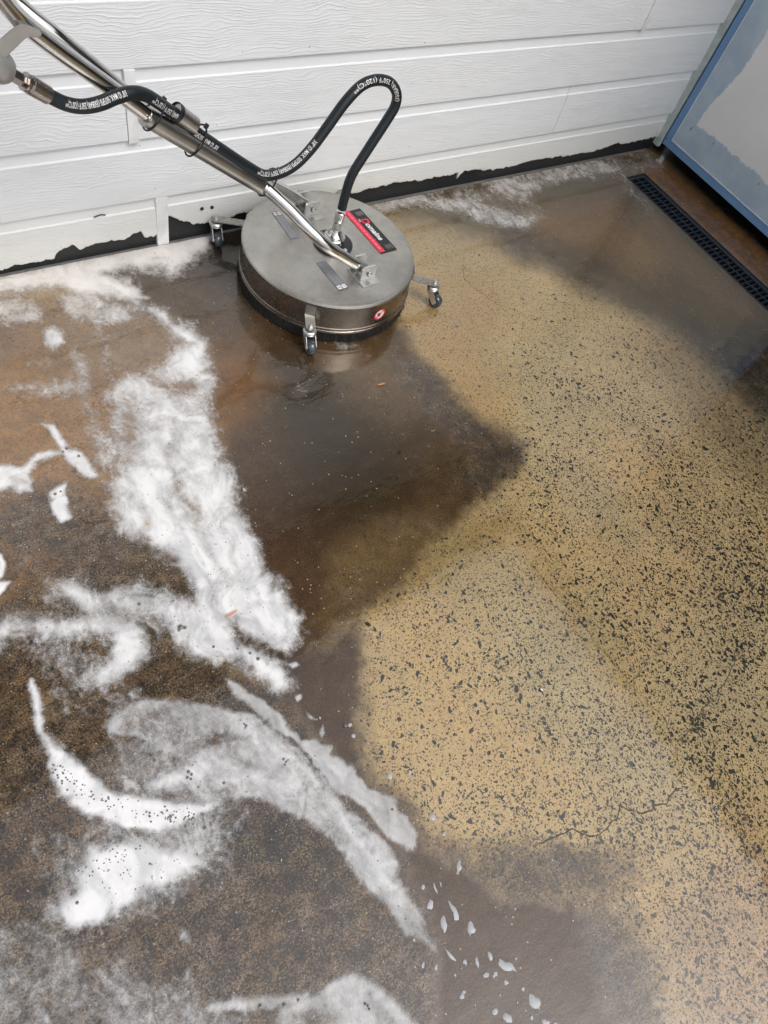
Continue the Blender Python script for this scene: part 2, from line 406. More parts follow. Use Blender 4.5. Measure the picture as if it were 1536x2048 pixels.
DR_X0, DR_X1, DR_Y1, DR_Y0 = 2.746, 2.868, -.155, -3.6
def axis_vals(a, b, st, far0, far1, extra):
    core = list(np.arange(a, b+1e-6, st))
    lo = [far0, far0*.4, a-1.5, a-.8, a-.4, a-.2, a-.1, a-.05]; hi = [b+.05, b+.1, b+.2, b+.4, b+.8, b+1.5, far1*.4, far1]
    v = sorted([x for x in lo if x < a]+core+[x for x in hi if x > b])
    v = np.array(v)
    for e in extra: v[np.argmin(abs(v-e))] = e
    return v
gx = axis_vals(GX0, GX1, .0055, -60, 60, [DR_X0, DR_X1])
gy = axis_vals(GY0, GY1, .0055, -60, 0, [DR_Y1, DR_Y0]); gy = gy[gy <= 1e-6]; gy[-1] = 0.0
gy = np.append(gy, [.3])
GXX, GYY = np.meshgrid(gx, gy)
def stain_shade_fields(wx, wy, fine=1.0):
    P = np.stack([np.clip(wx, -2.5, 4.5), np.clip(wy, -3.2, .1), np.zeros_like(wx)], -1)
    u, v = to_px(P)
    a = fbm(wx*9+3, wy*9, 5, 5, .6)-.5; b = fbm(wx*9-7, wy*9+5, 15, 5, .6)-.5
    a2 = fbm(wx*60+3, wy*60, 25, 3, .6)-.5; b2 = fbm(wx*60-7, wy*60+5, 35, 3, .6)-.5
    P2 = P.copy(); P2[...,0] += a*.07+a2*.030; P2[...,1] += b*.07+b2*.030
    uu, vv = to_px(P2)
    uu = np.clip(uu, -240, 1780); vv = np.clip(vv, 200, 2440)
    col = np.broadcast_to(TAN, wx.shape+(3,)).copy()
    chip = np.ones_like(wx); mot = np.full_like(wx, .12); wet = np.full_like(wx, .45)
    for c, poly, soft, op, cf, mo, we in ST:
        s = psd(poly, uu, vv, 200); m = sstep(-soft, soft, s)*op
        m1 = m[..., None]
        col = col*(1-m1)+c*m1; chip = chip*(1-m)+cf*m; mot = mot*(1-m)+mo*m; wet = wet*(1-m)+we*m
    return u, v, col, chip, mot, wet
u_, v_, gcol, gchip, gmot, gwet = stain_shade_fields(GXX, GYY)
# large soft tonal wandering of the slab itself
tone = .84+.32*fbm(GXX*5+2, GYY*5, 61, 5, .6)
warmn = (fbm(GXX*3, GYY*3+9, 71, 4)-.5)*.22
gcol = gcol*tone[...,None]*np.stack([1+warmn, np.ones_like(warmn), 1-1.3*warmn], -1)
gz = (fbm(GXX*4, GYY*4, 81, 3)-.5)*.0016
cx = (gx[:-1]+gx[1:])/2; cy = (gy[:-1]+gy[1:])/2
CX, CY = np.meshgrid(cx, cy)
keep = ~((CX > DR_X0) & (CX < DR_X1) & (CY < DR_Y1) & (CY > DR_Y0))
gme = gridmesh('ground', GXX, GYY, gz, keep, {'stain_shade': gcol.astype(np.float32), 'mottle': gmot, 'wet': gwet})

def ground_mat():
    t = NT('wet_exposed_aggregate_concrete'); p = t.pos()
    A = lambda n: t.node('ShaderNodeAttribute', attribute_name=n)
    base = A('stain_shade').outputs['Color']; mot = A('mottle').outputs['Fac']; wet = A('wet').outputs['Fac']
    # sandy matrix grain
    g1 = t.noise(p, 420, 2, .7); g2 = t.noise(p, 150, 3, .6); g3 = t.noise(p, 38, 4, .6)
    dry = t.math('SUBTRACT', 1.0, t.math('MULTIPLY', wet, .75))
    gr = t.math('ADD', t.math('MULTIPLY', t.math('SUBTRACT', g1, .5), 1.1), t.math('MULTIPLY', t.math('SUBTRACT', g2, .5), .5))
    fac = t.math('ADD', 1.0, t.math('MULTIPLY', gr, t.math('ADD', .35, t.math('MULTIPLY', dry, 1.4))))
    fac = t.math('MULTIPLY', fac, t.math('ADD', .86, t.math('MULTIPLY', g3, .28)))
    c = t.mix(1.0, base, t.node('ShaderNodeCombineColor', {0: fac, 1: fac, 2: fac}).outputs[0], 'MULTIPLY')
    # fine dark grit
    v = t.vor(p, 210); sel = t.node('ShaderNodeSeparateColor', {0: t.vor(p, 210, out='Color')}).outputs[0]
    grit = t.math('MULTIPLY', t.math('LESS_THAN', v, t.math('MULTIPLY', t.ss(sel, .25, 1.0), .50)), t.math('MULTIPLY', dry, 1.15, clamp=True))
    c = t.mix(grit, c, (.035, .028, .018))
    # mottled grime: dark pits and lichen between brighter worn grains
    pn = t.noise(p, 170, 4, .75, .2); pn2 = t.noise(p, 30, 5, .7, .3)
    pit = t.ss(t.math('ADD', pn, t.math('MULTIPLY', t.math('SUBTRACT', pn2, .5), .8)), .53, .44)
    c = t.mix(t.math('MULTIPLY', pit, t.math('MULTIPLY', mot, .85)), c, (.010, .009, .008))
    hi = t.ss(t.math('ADD', t.noise(p, 260, 3, .75), t.math('MULTIPLY', t.math('SUBTRACT', t.noise(p, 22, 5, .7), .5), .6)), .51, .62)
    c = t.mix(t.math('MULTIPLY', hi, t.math('MULTIPLY', mot, .80)), c, t.mix(t.ss(t.noise(p, 7, 3), .4, .6), (.27, .205, .150), (.27, .185, .09)))
    cp = t.ss(t.noise(p, 62, 4, .7, .3), .42, .36)
    c = t.mix(t.math('MULTIPLY', cp, t.math('MULTIPLY', t.math('MULTIPLY', mot, mot), .8)), c, (.010, .009, .008))
    # scattered pale sand grains
    v3 = t.vor(p, 120); s3 = t.node('ShaderNodeSeparateColor', {0: t.vor(p, 120, out='Color')}).outputs[1]
    pale = t.math('LESS_THAN', v3, t.math('MULTIPLY', t.ss(s3, .88, 1.0), .22))
    c = t.mix(t.math('MULTIPLY', pale, .75), c, (.55, .45, .32))
    # thin hairline crazing
    h = t.math('SUBTRACT', t.math('ADD', t.math('MULTIPLY', g2, .6), t.math('MULTIPLY', g1, .4)), t.math('MULTIPLY', t.math('MULTIPLY', pit, mot), 1.0))
    hs_ = t.math('MULTIPLY', dry, .9)
    n1 = t.bump(h, hs_, .0022)
    rough = t.math('ADD', .10, t.math('MULTIPLY', dry, t.math('ADD', .22, t.math('MULTIPLY', g3, .3))))
    ripple = t.bump(t.noise(t.pos((1, 1.6, 1)), 13, 3, .5, .3), .10, .01)
    t.out(Base_Color=c, Roughness=rough, Normal=n1, Specular_IOR_Level=.35)
    t.out(Coat_Weight=t.math('MULTIPLY', t.math('ADD', .1, t.math('MULTIPLY', t.ss(wet, 0.0, .35), .9)), t.math('SUBTRACT', 1.0, t.math('MULTIPLY', t.ss(wet, .75, 1.0), .38))), Coat_Roughness=.07, Coat_IOR=1.85, Coat_Normal=ripple)
    return t.m
M_GROUND = ground_mat()
ground = link('ground', gme, M_GROUND); tag(ground, kind='structure')

# dark aggregate stones ground flush with the slab: real chips, one mesh
def chips():
    N = 360000
    x = nr.uniform(.3, 3.0, N); y = nr.uniform(-2.6, -.1, N)
    P = np.stack([x, y, np.zeros(N)], -1); u, v = to_px(P)
    _, _, _, chip, mot, wet = stain_shade_fields(x, y)
    dens = np.interp(v, [450, 560, 640, 760, 900, 1300, 1800, 2048], [0, .06, .35, .65, .85, .9, .8, .6])
    dens *= np.interp(u, [700, 860, 1000, 1100], [.35, .5, .85, 1])
    dens *= np.interp(u, [1100, 1500], [1, 1.3])
    clus = fbm(x*8, y*8, 91, 5, .62); dens *= np.interp(clus, [.3, .5, .7], [.45, .85, 1.4])
    ok = (nr.rand(N) < dens*chip*.56) & (u > 600) & (u < 1700) & (v < 2300)
    x = x[ok]; y = y[ok]; u = u[ok]; v = v[ok]; n = len(x)
    size = np.exp(nr.normal(math.log(.00112), .48, n))*np.interp(v, [600, 1000, 1500], [.85, 1.05, 1.1])
    big = nr.rand(n) < .028*np.interp(fbm(x*5+9, y*5, 97, 3), [.35,.65], [.2,2]); size[big] = nr.uniform(.0028, .0056, big.sum())
    size = np.minimum(size*np.interp(u, [1000, 1500], [1, 1.2]), .0062)
    K = 6; j = np.arange(K); A = 2*math.pi*(j[None]+nr.uniform(-.30, .30, (n, K)))/K
    el = 1+1.0*nr.rand(n)**1.7; th = (nr.rand(n)-.5)*math.pi*1.7-.6
    r = size[:,None]*nr.uniform(.6, 1.25, (n, K)); px_ = r*np.cos(A)*el[:,None]; py_ = r*np.sin(A)/(el**.4)[:,None]
    ca, sa = np.cos(th)[:,None], np.sin(th)[:,None]
    VX = x[:,None]+px_*ca-py_*sa; VY = y[:,None]+px_*sa+py_*ca
    VZ = (fbm(VX*4, VY*4, 81, 3)-.5)*.0016+.00045
    co = np.stack([VX, VY, VZ], -1).reshape(-1, 3).astype(np.float32)
    me = bpy.data.meshes.new('stone_chips'); me.vertices.add(n*K); me.vertices.foreach_set('co', co.ravel())
    me.loops.add(n*K); me.loops.foreach_set('vertex_index', np.arange(n*K, dtype=np.int32))
    me.polygons.add(n); me.polygons.foreach_set('loop_start', (np.arange(n)*K).astype(np.int32)); me.update(calc_edges=True)
    a = me.attributes.new('tone', 'FLOAT', 'POINT'); a.data.foreach_set('value', np.repeat(nr.rand(n), K).astype(np.float32))
    return me, n
t = NT('dark_stone_chip'); tn = t.node('ShaderNodeAttribute', attribute_name='tone').outputs['Fac']
cr = t.node('ShaderNodeValToRGB'); cr.color_ramp.interpolation = 'LINEAR'; t.l.new(tn, cr.inputs[0])
el = cr.color_ramp.elements; el[0].color = (.012, .014, .012, 1); el[1].color = (.075, .055, .030, 1)
for pos_, c_ in ((.35, (.020,.024,.020,1)), (.55, (.018,.028,.024,1)), (.75, (.032,.030,.026,1))):
    e = el.new(pos_); e.color = c_
ripple = t.bump(t.noise(t.pos((1, 1.6, 1)), 13, 3, .5, .3), .10, .01)
M_CHIP = t.out(Base_Color=t.mix(.35, cr.outputs[0], t.mix(t.noise(t.pos(), 300, 3), (.01,.01,.01), (.07,.065,.05))), Roughness=.3, Coat_Weight=.9, Coat_Roughness=.07, Coat_IOR=1.85, Coat_Normal=ripple)
cme, nchip = chips(); print('chips', nchip)
co_ = link('stone_chips', cme, M_CHIP, ground); tag(co_, kind='stuff')

# cracks in the slab
def crack(pts, w, seed):
    r = random.Random(seed); W = at(pts); P = []
    for a, b in zip(W, W[1:]):
        n = max(2, int(np.linalg.norm(b-a)/.006))
        for k in range(n): P.append(a+(b-a)*k/n)
    P.append(W[-1]); P = np.array(P)
    s = np.arange(len(P)); jit = np.stack([vnoise(s*.45, s*0+seed, seed)-.5, vnoise(s*.45, s*0+seed+9, seed+3)-.5], -1)*.011
    P[:,:2] += jit
    z = (fbm(P[:,0]*4, P[:,1]*4, 81, 3)-.5)*.0016+.0006
    bm = bmesh.new(); prev = None
    for i in range(len(P)):
        t_ = P[min(i+1, len(P)-1)]-P[max(i-1, 0)]; nn = np.array([-t_[1], t_[0]]); nn /= np.linalg.norm(nn)+1e-9
        ww = w*(.5+r.random())*(1 if 2 < i < len(P)-3 else .4)
        a = bm.verts.new((P[i,0]+nn[0]*ww, P[i,1]+nn[1]*ww, z[i])); b = bm.verts.new((P[i,0]-nn[0]*ww, P[i,1]-nn[1]*ww, z[i]))
        if prev: bm.faces.new((prev[0], prev[1], b, a))
        prev = (a, b)
    o = obj('crack', bm, M_CRACK, ground); return o
M_CRACK = simple('crack_dirt', (.055, .05, .038), .5)
crack([(1068,1700),(1090,1682),(1120,1668),(1146,1664),(1175,1672),(1195,1672),(1212,1652),(1232,1632),(1240,1614),(1256,1622),(1285,1626),(1310,1614),(1335,1606),(1350,1580),(1368,1572)], .0013, 1)
crack([(1345,1480),(1372,1478),(1385,1450),(1402,1425),(1430,1395),(1440,1380),(1460,1350),(1470,1310)], .0010, 2)
crack([(925,515),(930,560),(960,585),(995,610)], .0006, 3)
crack([(1068,1130),(1110,1190),(1180,1270),(1262,1370),(1330,1440),(1350,1500),(1366,1560)], .0005, 4)
crack([(1470,1130),(1465,1170),(1478,1210)], .0007, 5)

# ================================================================== DRAIN
drain = empty('channel_drain', (2.807, -.9, 0)); tag(drain, 'black plastic grated channel drain set into the slab in front of the door', 'drain')
bm = bmesh.new()
for x in (DR_X0+.004, DR_X1-.004): box(bm, x-.003, x+.003, DR_Y0, DR_Y1, -.09, -.001)
box(bm, DR_X0+.004, DR_X1-.004, DR_Y0, DR_Y1, -.095, -.088); box(bm, DR_X0+.001, DR_X1-.001, DR_Y1-.007, DR_Y1-.001, -.09, -.001)
obj('channel', bm, M_DARKIN, drain)
bm = bmesh.new()
gx0, gx1 = DR_X0+.008, DR_X1-.008; gt = -.002; xm = gx0+(gx1-gx0)*.46
box(bm, gx0, gx0+.006, -3.5, DR_Y1-.008, -.022, gt); box(bm, gx1-.018, gx1, -3.5, DR_Y1-.008, -.022, gt)
box(bm, xm-.003, xm+.003, -3.5, DR_Y1-.019, -.022, gt-.0015); box(bm, gx0+.006, gx1-.018, DR_Y1-.019, DR_Y1-.008, -.022, gt)
obj('grate_frame', bm, M_GRATE, drain)
bm = bmesh.new(); box(bm, -(gx1-.018-gx0-.006)/2, (gx1-.018-gx0-.006)/2, -.0028, .0028, -.010, .009, .0008)
bar0 = obj('grate_bar', bm, M_GRATE, drain)
bx = (gx0+.006+gx1-.018)/2-2.807
bar0.location = (bx, DR_Y1-.042+.9, -.013)
for k in range(1, 60):
    y = DR_Y1-.042-k*.0225
    if y < -2: break
    copy_of(bar0, (bx, y+.9, -.013))

# ================================================================== MAIN WALL
wall = empty('weatherboard_wall', (0, 0, 0)); tag(wall, 'white woodgrain weatherboard wall with a peeling bottom edge behind the floor cleaner', 'wall')
Z0 = .1677; CH = .1809
WX0, WX1 = -3.4, 3.062
def siding(x0, x1, zb, zt, ragged=None):
    n = max(2, int((x1-x0)/.25)) if ragged is None else int((x1-x0)/.0045)
    xs = np.linspace(x0, x1, n+1); bm = bmesh.new(); rows = []; H = zt-zb
    gl = bm.verts.layers.float.new('grain')
    #   height above zb, forward distance, grain
    prof = [(0,-.004,0),(0,-.0175,0),(.0015,-.0185,.3),(.010,-.0185,1),(H-.041,-.0145,1),(H-.0385,-.0150,.2),(H-.0365,-.0148,0),(H-.0340,-.0102,0),(H+.004,-.0075,0),(H+.02,-.0070,0)]
    for i, x in enumerate(xs):
        col = []
        for k, (dz, dy, g) in enumerate(prof):
            z = zb+dz
            if ragged is not None:
                rz = ragged(x)
                if k < 4: z = rz+(0, 0, .0015, .006)[k]; dy = (-.009, -.0150, -.0168, -.0175)[k]
                z = max(z, rz)
            v = bm.verts.new((x, dy, z)); v[gl] = g; col.append(v)
        rows.append(col)
    for a, b in zip(rows, rows[1:]):
        for k in range(len(prof)-1): bm.faces.new((a[k], b[k], b[k+1], a[k+1]))
    bm.faces.new(rows[0]); bm.faces.new(rows[-1][::-1])
    bmesh.ops.recalc_face_normals(bm, faces=bm.faces)
    return obj('siding_board', bm, M_SIDE, wall)
rag = np.array([(-3.4,.03),(-1,.028),(0,.022),(.254,.021),(.299,.029),(.395,.028),(.402,.044),(.449,.057),(.47,.039),(.528,.049),(.6,.048),(.65,.062),(.664,.037),(.697,.041),(.705,.05),(.737,.099),(.80,.066),(.809,.056),(.869,.044),(.93,.05),(.997,.063),(1.2,.06),(1.402,.060),(1.58,.071),(1.69,.062),(1.707,.062),(1.84,.061),(1.857,.063),(1.876,.060),(1.881,.029),(1.888,.060),(1.949,.065),(2.009,.051),(2.168,.046),(2.301,.058),(2.441,.048),(2.661,.046),(2.769,.066),(2.80,.056),(2.889,.056),(3.017,.059),(3.1,.06)])
def ragz(x):
    j = (fbm(np.array([x*55.]), np.array([3.]), 201, 4, .7)[0]-.5)*.020
    return float(np.interp(x, rag[:,0], rag[:,1]))+j
joints = {0: [.716], 1: [2.31], 2: [.634], 3: [2.556], 4: [.9], 5: [2.1], 6: [.2], 7: [1.5], 8: [2.6], 9: [.7], 10: [2.0], 11: [.3], 12: [1.6]}
for k in range(0, 13):
    zb = -.02 if k == 0 else Z0+(k-1)*CH; zt = Z0+k*CH
    xs = [WX0]+joints[k]+[WX1]
    for a, b in zip(xs, xs[1:]):
        siding(a+.0009, b-.0009, zb if k else zt-.17, zt, ragz if k == 0 else None)
M_STRIP = simple('white_joint_strip', (.74, .755, .76), .45, bump=.0004, bscale=120)
def strip(x0, x1, z0, z1, y=-.0195):
    bm = bmesh.new(); box(bm, x0, x1, y, -.003, z0, z1, .0008); return obj('joint_strip', bm, M_STRIP, wall)
strip(.700, .736, .004, Z0-.001, -.0190)
strip(.634, .662, Z0+CH-.006, Z0+2*CH-.001, -.0225)
strip(2.550, 2.570, Z0+2*CH-.004, Z0+3*CH-.001, -.0225)
bm = bmesh.new(); box(bm, WX0, 3.052, -.008, .05, -.05, .104); obj('footing', bm, M_BLACK, wall)
bm = bmesh.new(); box(bm, WX0, 3.02, -.0165, -.0085, -.01, .0035, .001); obj('slab_edge_seal', bm, simple('grey_seal', (.16,.16,.155), .35), wall)
bm = bmesh.new(); box(bm, WX0, 3.2, .0, .12, -.05, 2.6); obj('wall_core', bm, M_FASCIA, wall)
for x, z in ((.844,.105),(.877,.1035)):
    bm = bmesh.new(); lathe(bm, [(.0055,0),(.0055,.0025),(.002,.0045),(0,.0045)], (x, -.0165, z), (0,-1,0), 12); obj('nail', bm, simple('rusty_nail', (.02,.014,.012), .6), wall)
# paint damage marks
M_MARK = simple('scuff', (.06,.055,.05), .6)
for (x, z, l, a) in ((at((196,433),1,-.02)[0], at((196,433),1,-.02)[2], .011, .2), (at((207,431),1,-.02)[0], at((207,431),1,-.02)[2], .007, -.3)):
    bm = bmesh.new(); obb(bm, (x, -.0173, z), (math.cos(a),0,math.sin(a)), (0,1,0), (-math.sin(a),0,math.cos(a)), l, .0006, .0018); obj('scuff_mark', bm, M_MARK, wall)
# eaves above the yard (outside the frame; mirrored in the wet slab)
EZ = 2.5
bm = bmesh.new(); box(bm, -3.4, 3.4, -.69, .12, EZ+.002, EZ+.10); obj('eave', bm, M_FASCIA, wall)

# ================================================================== RIGHT SIDE: trim, door, wall above
sidew = empty('side_wall', (3.1, -.8, 0)); tag(sidew, 'dark wall carrying the blue edged door on the right', 'wall')
bm = bmesh.new(); box(bm, 3.14, 3.26, -4.5, -.002, 2.06, 2.6); obj('wall_panel', bm, M_FASCIA, sidew)
bm = bmesh.new(); box(bm, 3.14, 3.26, -4.5, -1.04, -.05, 2.058); obj('wall_pier', bm, M_FASCIA, sidew)
bm = bmesh.new(); box(bm, 2.97, 3.30, -4.5, -.692, EZ+.002, EZ+.10); obj('eave', bm, M_FASCIA, sidew)
bm = bmesh.new(); box(bm, 3.24, 3.26, -1.038, .0, -.05, 2.058); obj('dark_lining', bm, M_DARKIN, sidew)
trim = empty('corner_trim', (3.07, -.03, .027)); tag(trim, 'pale green vertical corner trim post between the weatherboards and the door', 'trim')
bm = bmesh.new(); box(bm, 3.0500, 3.0700, -.040, -.0005, .027, 2.48, .0012); obj('trim_face', bm, M_TRIM, trim)
bm = bmesh.new(); box(bm, 3.0702, 3.115, -.033, -.0005, .030, 2.48); obj('trim_back', bm, M_TRIM_SHADE, trim)

door = empty('panel_door', (3.075, -.05, .05)); tag(door, 'white panel door with blue painted frame and uneven pale blue border, standing clear of the slab', 'door')
DX = 3.062; dy0 = -.047; dz0 = .047; dyE = -1.02; dzT = 2.04; FB = .036
bm = bmesh.new()
box(bm, DX, DX+.045, dy0-FB, dy0, dz0, dzT, .0012)
box(bm, DX, DX+.045, dyE, dyE+FB, dz0, dzT, .0012)
box(bm, DX, DX+.0449, dyE+FB+.0002, dy0-FB-.0002, dz0, dz0+FB, .0012)
box(bm, DX, DX+.0449, dyE+FB+.0002, dy0-FB-.0002, dzT-FB, dzT, .0012)
obj('door_frame', bm, M_BLUE, door)
# panel: grid with a 'blue' attribute (1 near the border)
ya = np.linspace(dy0-FB-.001, dyE+FB+.001, 180); za = np.linspace(dz0+FB+.001, dzT-FB-.001, 200)
YA, ZA = np.meshgrid(ya, za)
dl = (dy0-FB)-YA; db = ZA-(dz0+FB); dr = YA-(dyE+FB); dt = (dzT-FB)-ZA
wl_ = .112+.008*(fbm(YA*0+3, ZA*7, 301, 3)-.5)*2+np.interp(ZA, [.15,.25,.35,.45,.7], [-.045,-.045,-.02,.0,.0]); wb_ = .105+.022*(fbm(YA*6, ZA*0+2, 311, 3)-.5)*2
bl = np.maximum(np.maximum(1-dl/wl_/2, 1-db/wb_/2), np.maximum(1-dr/.22, 1-dt/.22))
pm = gridmesh('door_panel', np.full_like(YA, DX-.003), YA, ZA, None, {'blue': bl})
link('door_panel', pm, M_PANEL, door)
bm = bmesh.new()
e = .0022
box(bm, DX-.0048, DX-.0002, dy0-FB-e, dy0-FB+e*.2, dz0+FB-.001, dzT-FB)
box(bm, DX-.0048, DX-.0002, dyE+FB, dy0-FB-e-.0002, dz0+FB-.001, dz0+FB+e)
obj('panel_edge', bm, M_EDGEW, door)
for px in ((1382,258),(1427,287),(1517,368),(1334,277)):
    w = at(px, 0, DX-.004); bm = bmesh.new(); obb(bm, w, (0,1,0), (0,0,1), (1,0,0), .0015, .008 if px[0] < 1400 and px[0] > 1350 else .004, .0006); obj('scuff_mark', bm, M_MARK, door)

# ================================================================== SURFACE CLEANER
CX0, CY0, CR, CT = 1.122, -.312, .266, .140
mach = empty('surface_cleaner', (CX0, CY0, 0)); tag(mach, 'round stainless steel rotary floor cleaner with long tube handle standing on the wet slab', 'floor cleaner')
c0 = (CX0, CY0, 0)
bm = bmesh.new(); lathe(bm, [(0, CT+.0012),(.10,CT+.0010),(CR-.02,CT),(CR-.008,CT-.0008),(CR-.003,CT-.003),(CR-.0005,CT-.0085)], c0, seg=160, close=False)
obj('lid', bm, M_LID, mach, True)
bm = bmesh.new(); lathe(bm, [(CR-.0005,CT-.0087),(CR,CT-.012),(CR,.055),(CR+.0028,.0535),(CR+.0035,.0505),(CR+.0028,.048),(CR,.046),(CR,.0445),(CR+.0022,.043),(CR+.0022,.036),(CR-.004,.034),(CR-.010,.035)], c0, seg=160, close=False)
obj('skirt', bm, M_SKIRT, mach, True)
# brush: ring plus many bristle tufts
bm = bmesh.new(); lathe(bm, [(CR-.006,.036),(CR+.002,.006),(CR-.02,.006),(CR-.02,.036)], c0, seg=120)
brush = obj('brush_ring', bm, M_BRIST, mach)
bm = bmesh.new()
for k in range(900):
    a = rnd.uniform(0, 2*math.pi); r0 = CR-.006; r1 = CR+rnd.uniform(0, .011); w = .0022
    ta = np.array([-math.sin(a), math.cos(a), 0]); n_ = np.array([math.cos(a), math.sin(a), 0]); C_ = np.array(c0)
    A = C_+n_*r0+[0,0,.034]; B = C_+n_*r1+ta*rnd.uniform(-.006,.006)+[0,0,rnd.uniform(.0015,.006)]
    vs = [bm.verts.new(A-ta*w), bm.verts.new(A+ta*w), bm.verts.new(B)]; vs2 = [bm.verts.new(A+n_*.0015), ]
    bm.faces.new(vs); bm.faces.new((vs[0], vs2[0], vs[2])); bm.faces.new((vs2[0], vs[1], vs[2]))
b_ = obj('bristles', bm, M_BRIST, brush); tag(b_, kind='stuff')
# casters
def caster(px, zb, ang_skirt, r_wheel=.0225, trail=(.012,-.02), vertical=False):
    w = at(px, 2, zb); b = np.array([w[0], w[1], zb]); C_ = np.array([CX0, CY0, 0])
    d = (b-C_)[:2]; a = math.atan2(d[1], d[0]) if ang_skirt is None else ang_skirt
    n_ = np.array([math.cos(a), math.sin(a), 0]); s0 = C_+n_*(CR+.0015)+[0,0,zb+.012]
    arm = bmesh.new(); hw = .0145
    dirn = b-s0; L = np.linalg.norm(dirn[:2]); ex = np.array([dirn[0], dirn[1], 0])/L; ey = np.array([-ex[1], ex[0], 0])
    rows = []
    pts = [(s0+[0,0,.036], 0.0), (s0+[0,0,.004], .0), (s0+ex*.006-[0,0,.004], 0), (b-[0,0,.0], 0), (b+ex*.010, 1), (b+ex*.0155, 2)]
    tn = np.array([-n_[1], n_[0], 0])
    for i, (P_, k) in enumerate(pts):
        dd = (tn if i < 2 else ey)*(hw if k == 0 else (.0105 if k == 1 else .004))
        up = (n_ if i < 2 else np.array([0,0,1.]))*.003
        rows.append([arm.verts.new(P_-dd), arm.verts.new(P_+dd), arm.verts.new(P_+dd+up), arm.verts.new(P_-dd+up)])
    for A, B in zip(rows, rows[1:]):
        for k in range(4): arm.faces.new((A[k], A[(k+1)%4], B[(k+1)%4], B[k]))
    arm.faces.new(rows[0][::-1]); arm.faces.new(rows[-1]); bmesh.ops.recalc_face_normals(arm, faces=arm.faces)
    ao = obj('caster_arm', arm, M_ARM, mach)
    bt = bmesh.new(); lathe(bt, [(.0095,0),(.0095,.002),(.0065,.0022),(.0065,.008),(.0035,.0083),(.0035,.011),(0,.011)], b+[0,0,.0031], seg=6); obj('bolt', bt, M_PLATE, ao, True)
    cz = bmesh.new(); zt = zb-.001
    lathe(cz, [(.008,0),(.008,-.004),(.0165,-.005),(.0205,-.009),(.0205,-.012),(.017,-.014),(.019,-.016),(.019,-.019),(.010,-.021)], (b[0], b[1], zt), seg=32)
    cs = obj('caster_head', cz, M_PLATE, mach, True)
    tr = np.array([trail[0], trail[1], 0]); wc = np.array([b[0]+tr[0], b[1]+tr[1], r_wheel+.001]); td = tr/np.linalg.norm(tr); sd_ = np.array([-td[1], td[0], 0])
    fk = bmesh.new()
    for s in (-1, 1):
        o = sd_*s*.0135
        q = [b+o-td*.014+[0,0,zt-.021-b[2]], b+o+td*.013+[0,0,zt-.021-b[2]], wc+o+td*.009+[0,0,.004], wc+o-td*.001+[0,0,-.008], wc+o-td*.010+[0,0,0]]
        A = [fk.verts.new(p) for p in q]; B = [fk.verts.new(p+sd_*s*.002) for p in q]; fk.faces.new(A); fk.faces.new(B[::-1])
        for k in range(5): fk.faces.new((A[k], A[(k+1)%5], B[(k+1)%5], B[k]))
    bmesh.ops.recalc_face_normals(fk, faces=fk.faces); obj('fork', fk, M_PLATE, cs)
    wh = bmesh.new(); lathe(wh, [(.006,-.0112),(r_wheel-.003,-.011),(r_wheel,-.007),(r_wheel,.007),(r_wheel-.003,.011),(.006,.0112)], wc, sd_, 32); wo = obj('caster_wheel', wh, M_WHEEL, mach, True)
    ax_ = bmesh.new(); lathe(ax_, [(.006,-.0165),(.006,.0165)], wc, sd_, 12); obj('axle', ax_, M_PLATE, wo)
caster((432,439), .080, math.radians(128), trail=(-.004,-.022))
caster((621,655), .078, math.radians(228), trail=(-.004,-.023))
caster((869,567), .080, math.radians(-37), trail=(.010,-.020))
caster((688,374), .080, math.radians(52), trail=(.012,-.018))
# handle geometry frame
B1 = np.array([1.146,-.456,.165]); B2 = np.array([1.130,-.152,.165]); MID = (B1+B2)/2
AX = (B1-B2)/np.linalg.norm(B1-B2)
def pl(px, t=0.0):
    d = ray(px)[0]; q = MID+AX*t; return CAM+d*(((q-CAM)@AX)/(d@AX))
EXA = np.array([-AX[1], AX[0], 0]); EXA /= np.linalg.norm(EXA); EXA = EXA if EXA[0] > 0 else -EXA
AXH = np.array([AX[0], AX[1], 0]); AXH /= np.linalg.norm(AXH); UP = np.array([0,0,1.])
def bracket(B):
    bm = bmesh.new(); base = np.array([B[0], B[1], CT])
    obb(bm, base+AXH*.010+UP*.0032, EXA, AXH, UP, .032, .042, .0022, .0008)
    bo = obj('handle_bracket', bm, M_PLATE, mach)
    for s in (-1, 1):
        pb = bmesh.new(); c = base+AXH*s*.0255
        prof = [(-.027,.0055),(.027,.0055),(.027,.044),(.018,.052),(-.018,.052),(-.027,.044)]
        A = [pb.verts.new(c+EXA*a+UP*b-AXH*.0032) for a, b in prof]; Bv = [pb.verts.new(c+EXA*a+UP*b+AXH*.0032) for a, b in prof]
        pb.faces.new(A); pb.faces.new(Bv[::-1])
        for k in range(6): pb.faces.new((A[k], A[(k+1)%6], Bv[(k+1)%6], Bv[k]))
        bmesh.ops.recalc_face_normals(pb, faces=pb.faces); bmesh.ops.bevel(pb, geom=list(pb.edges), offset=.0006, segments=1, affect='EDGES')
        obj('bracket_plate', pb, M_PLATE, bo)
    pn = bmesh.new(); lathe(pn, [(.004,-.034),(.004,.030),(.0065,.0302),(.0065,.035),(.003,.0365)], base+UP*.028, tuple(AXH), 10); obj('pivot_bolt', pn, M_PLATE, bo)
    sp = bmesh.new(); ring = [base+UP*(.025+.007*math.sin(a))+EXA*.007*math.cos(a)+AXH*.031 for a in np.linspace(0, 5.2, 14)]; sweep(sp, np.array(ring), .0011, 6); obj('cotter_pin', sp, M_BLACKP, bo)
bracket(np.array([*(B1[:2]), 0])); bracket(np.array([*(B2[:2]), 0]))
APX = pl((530,375)); 
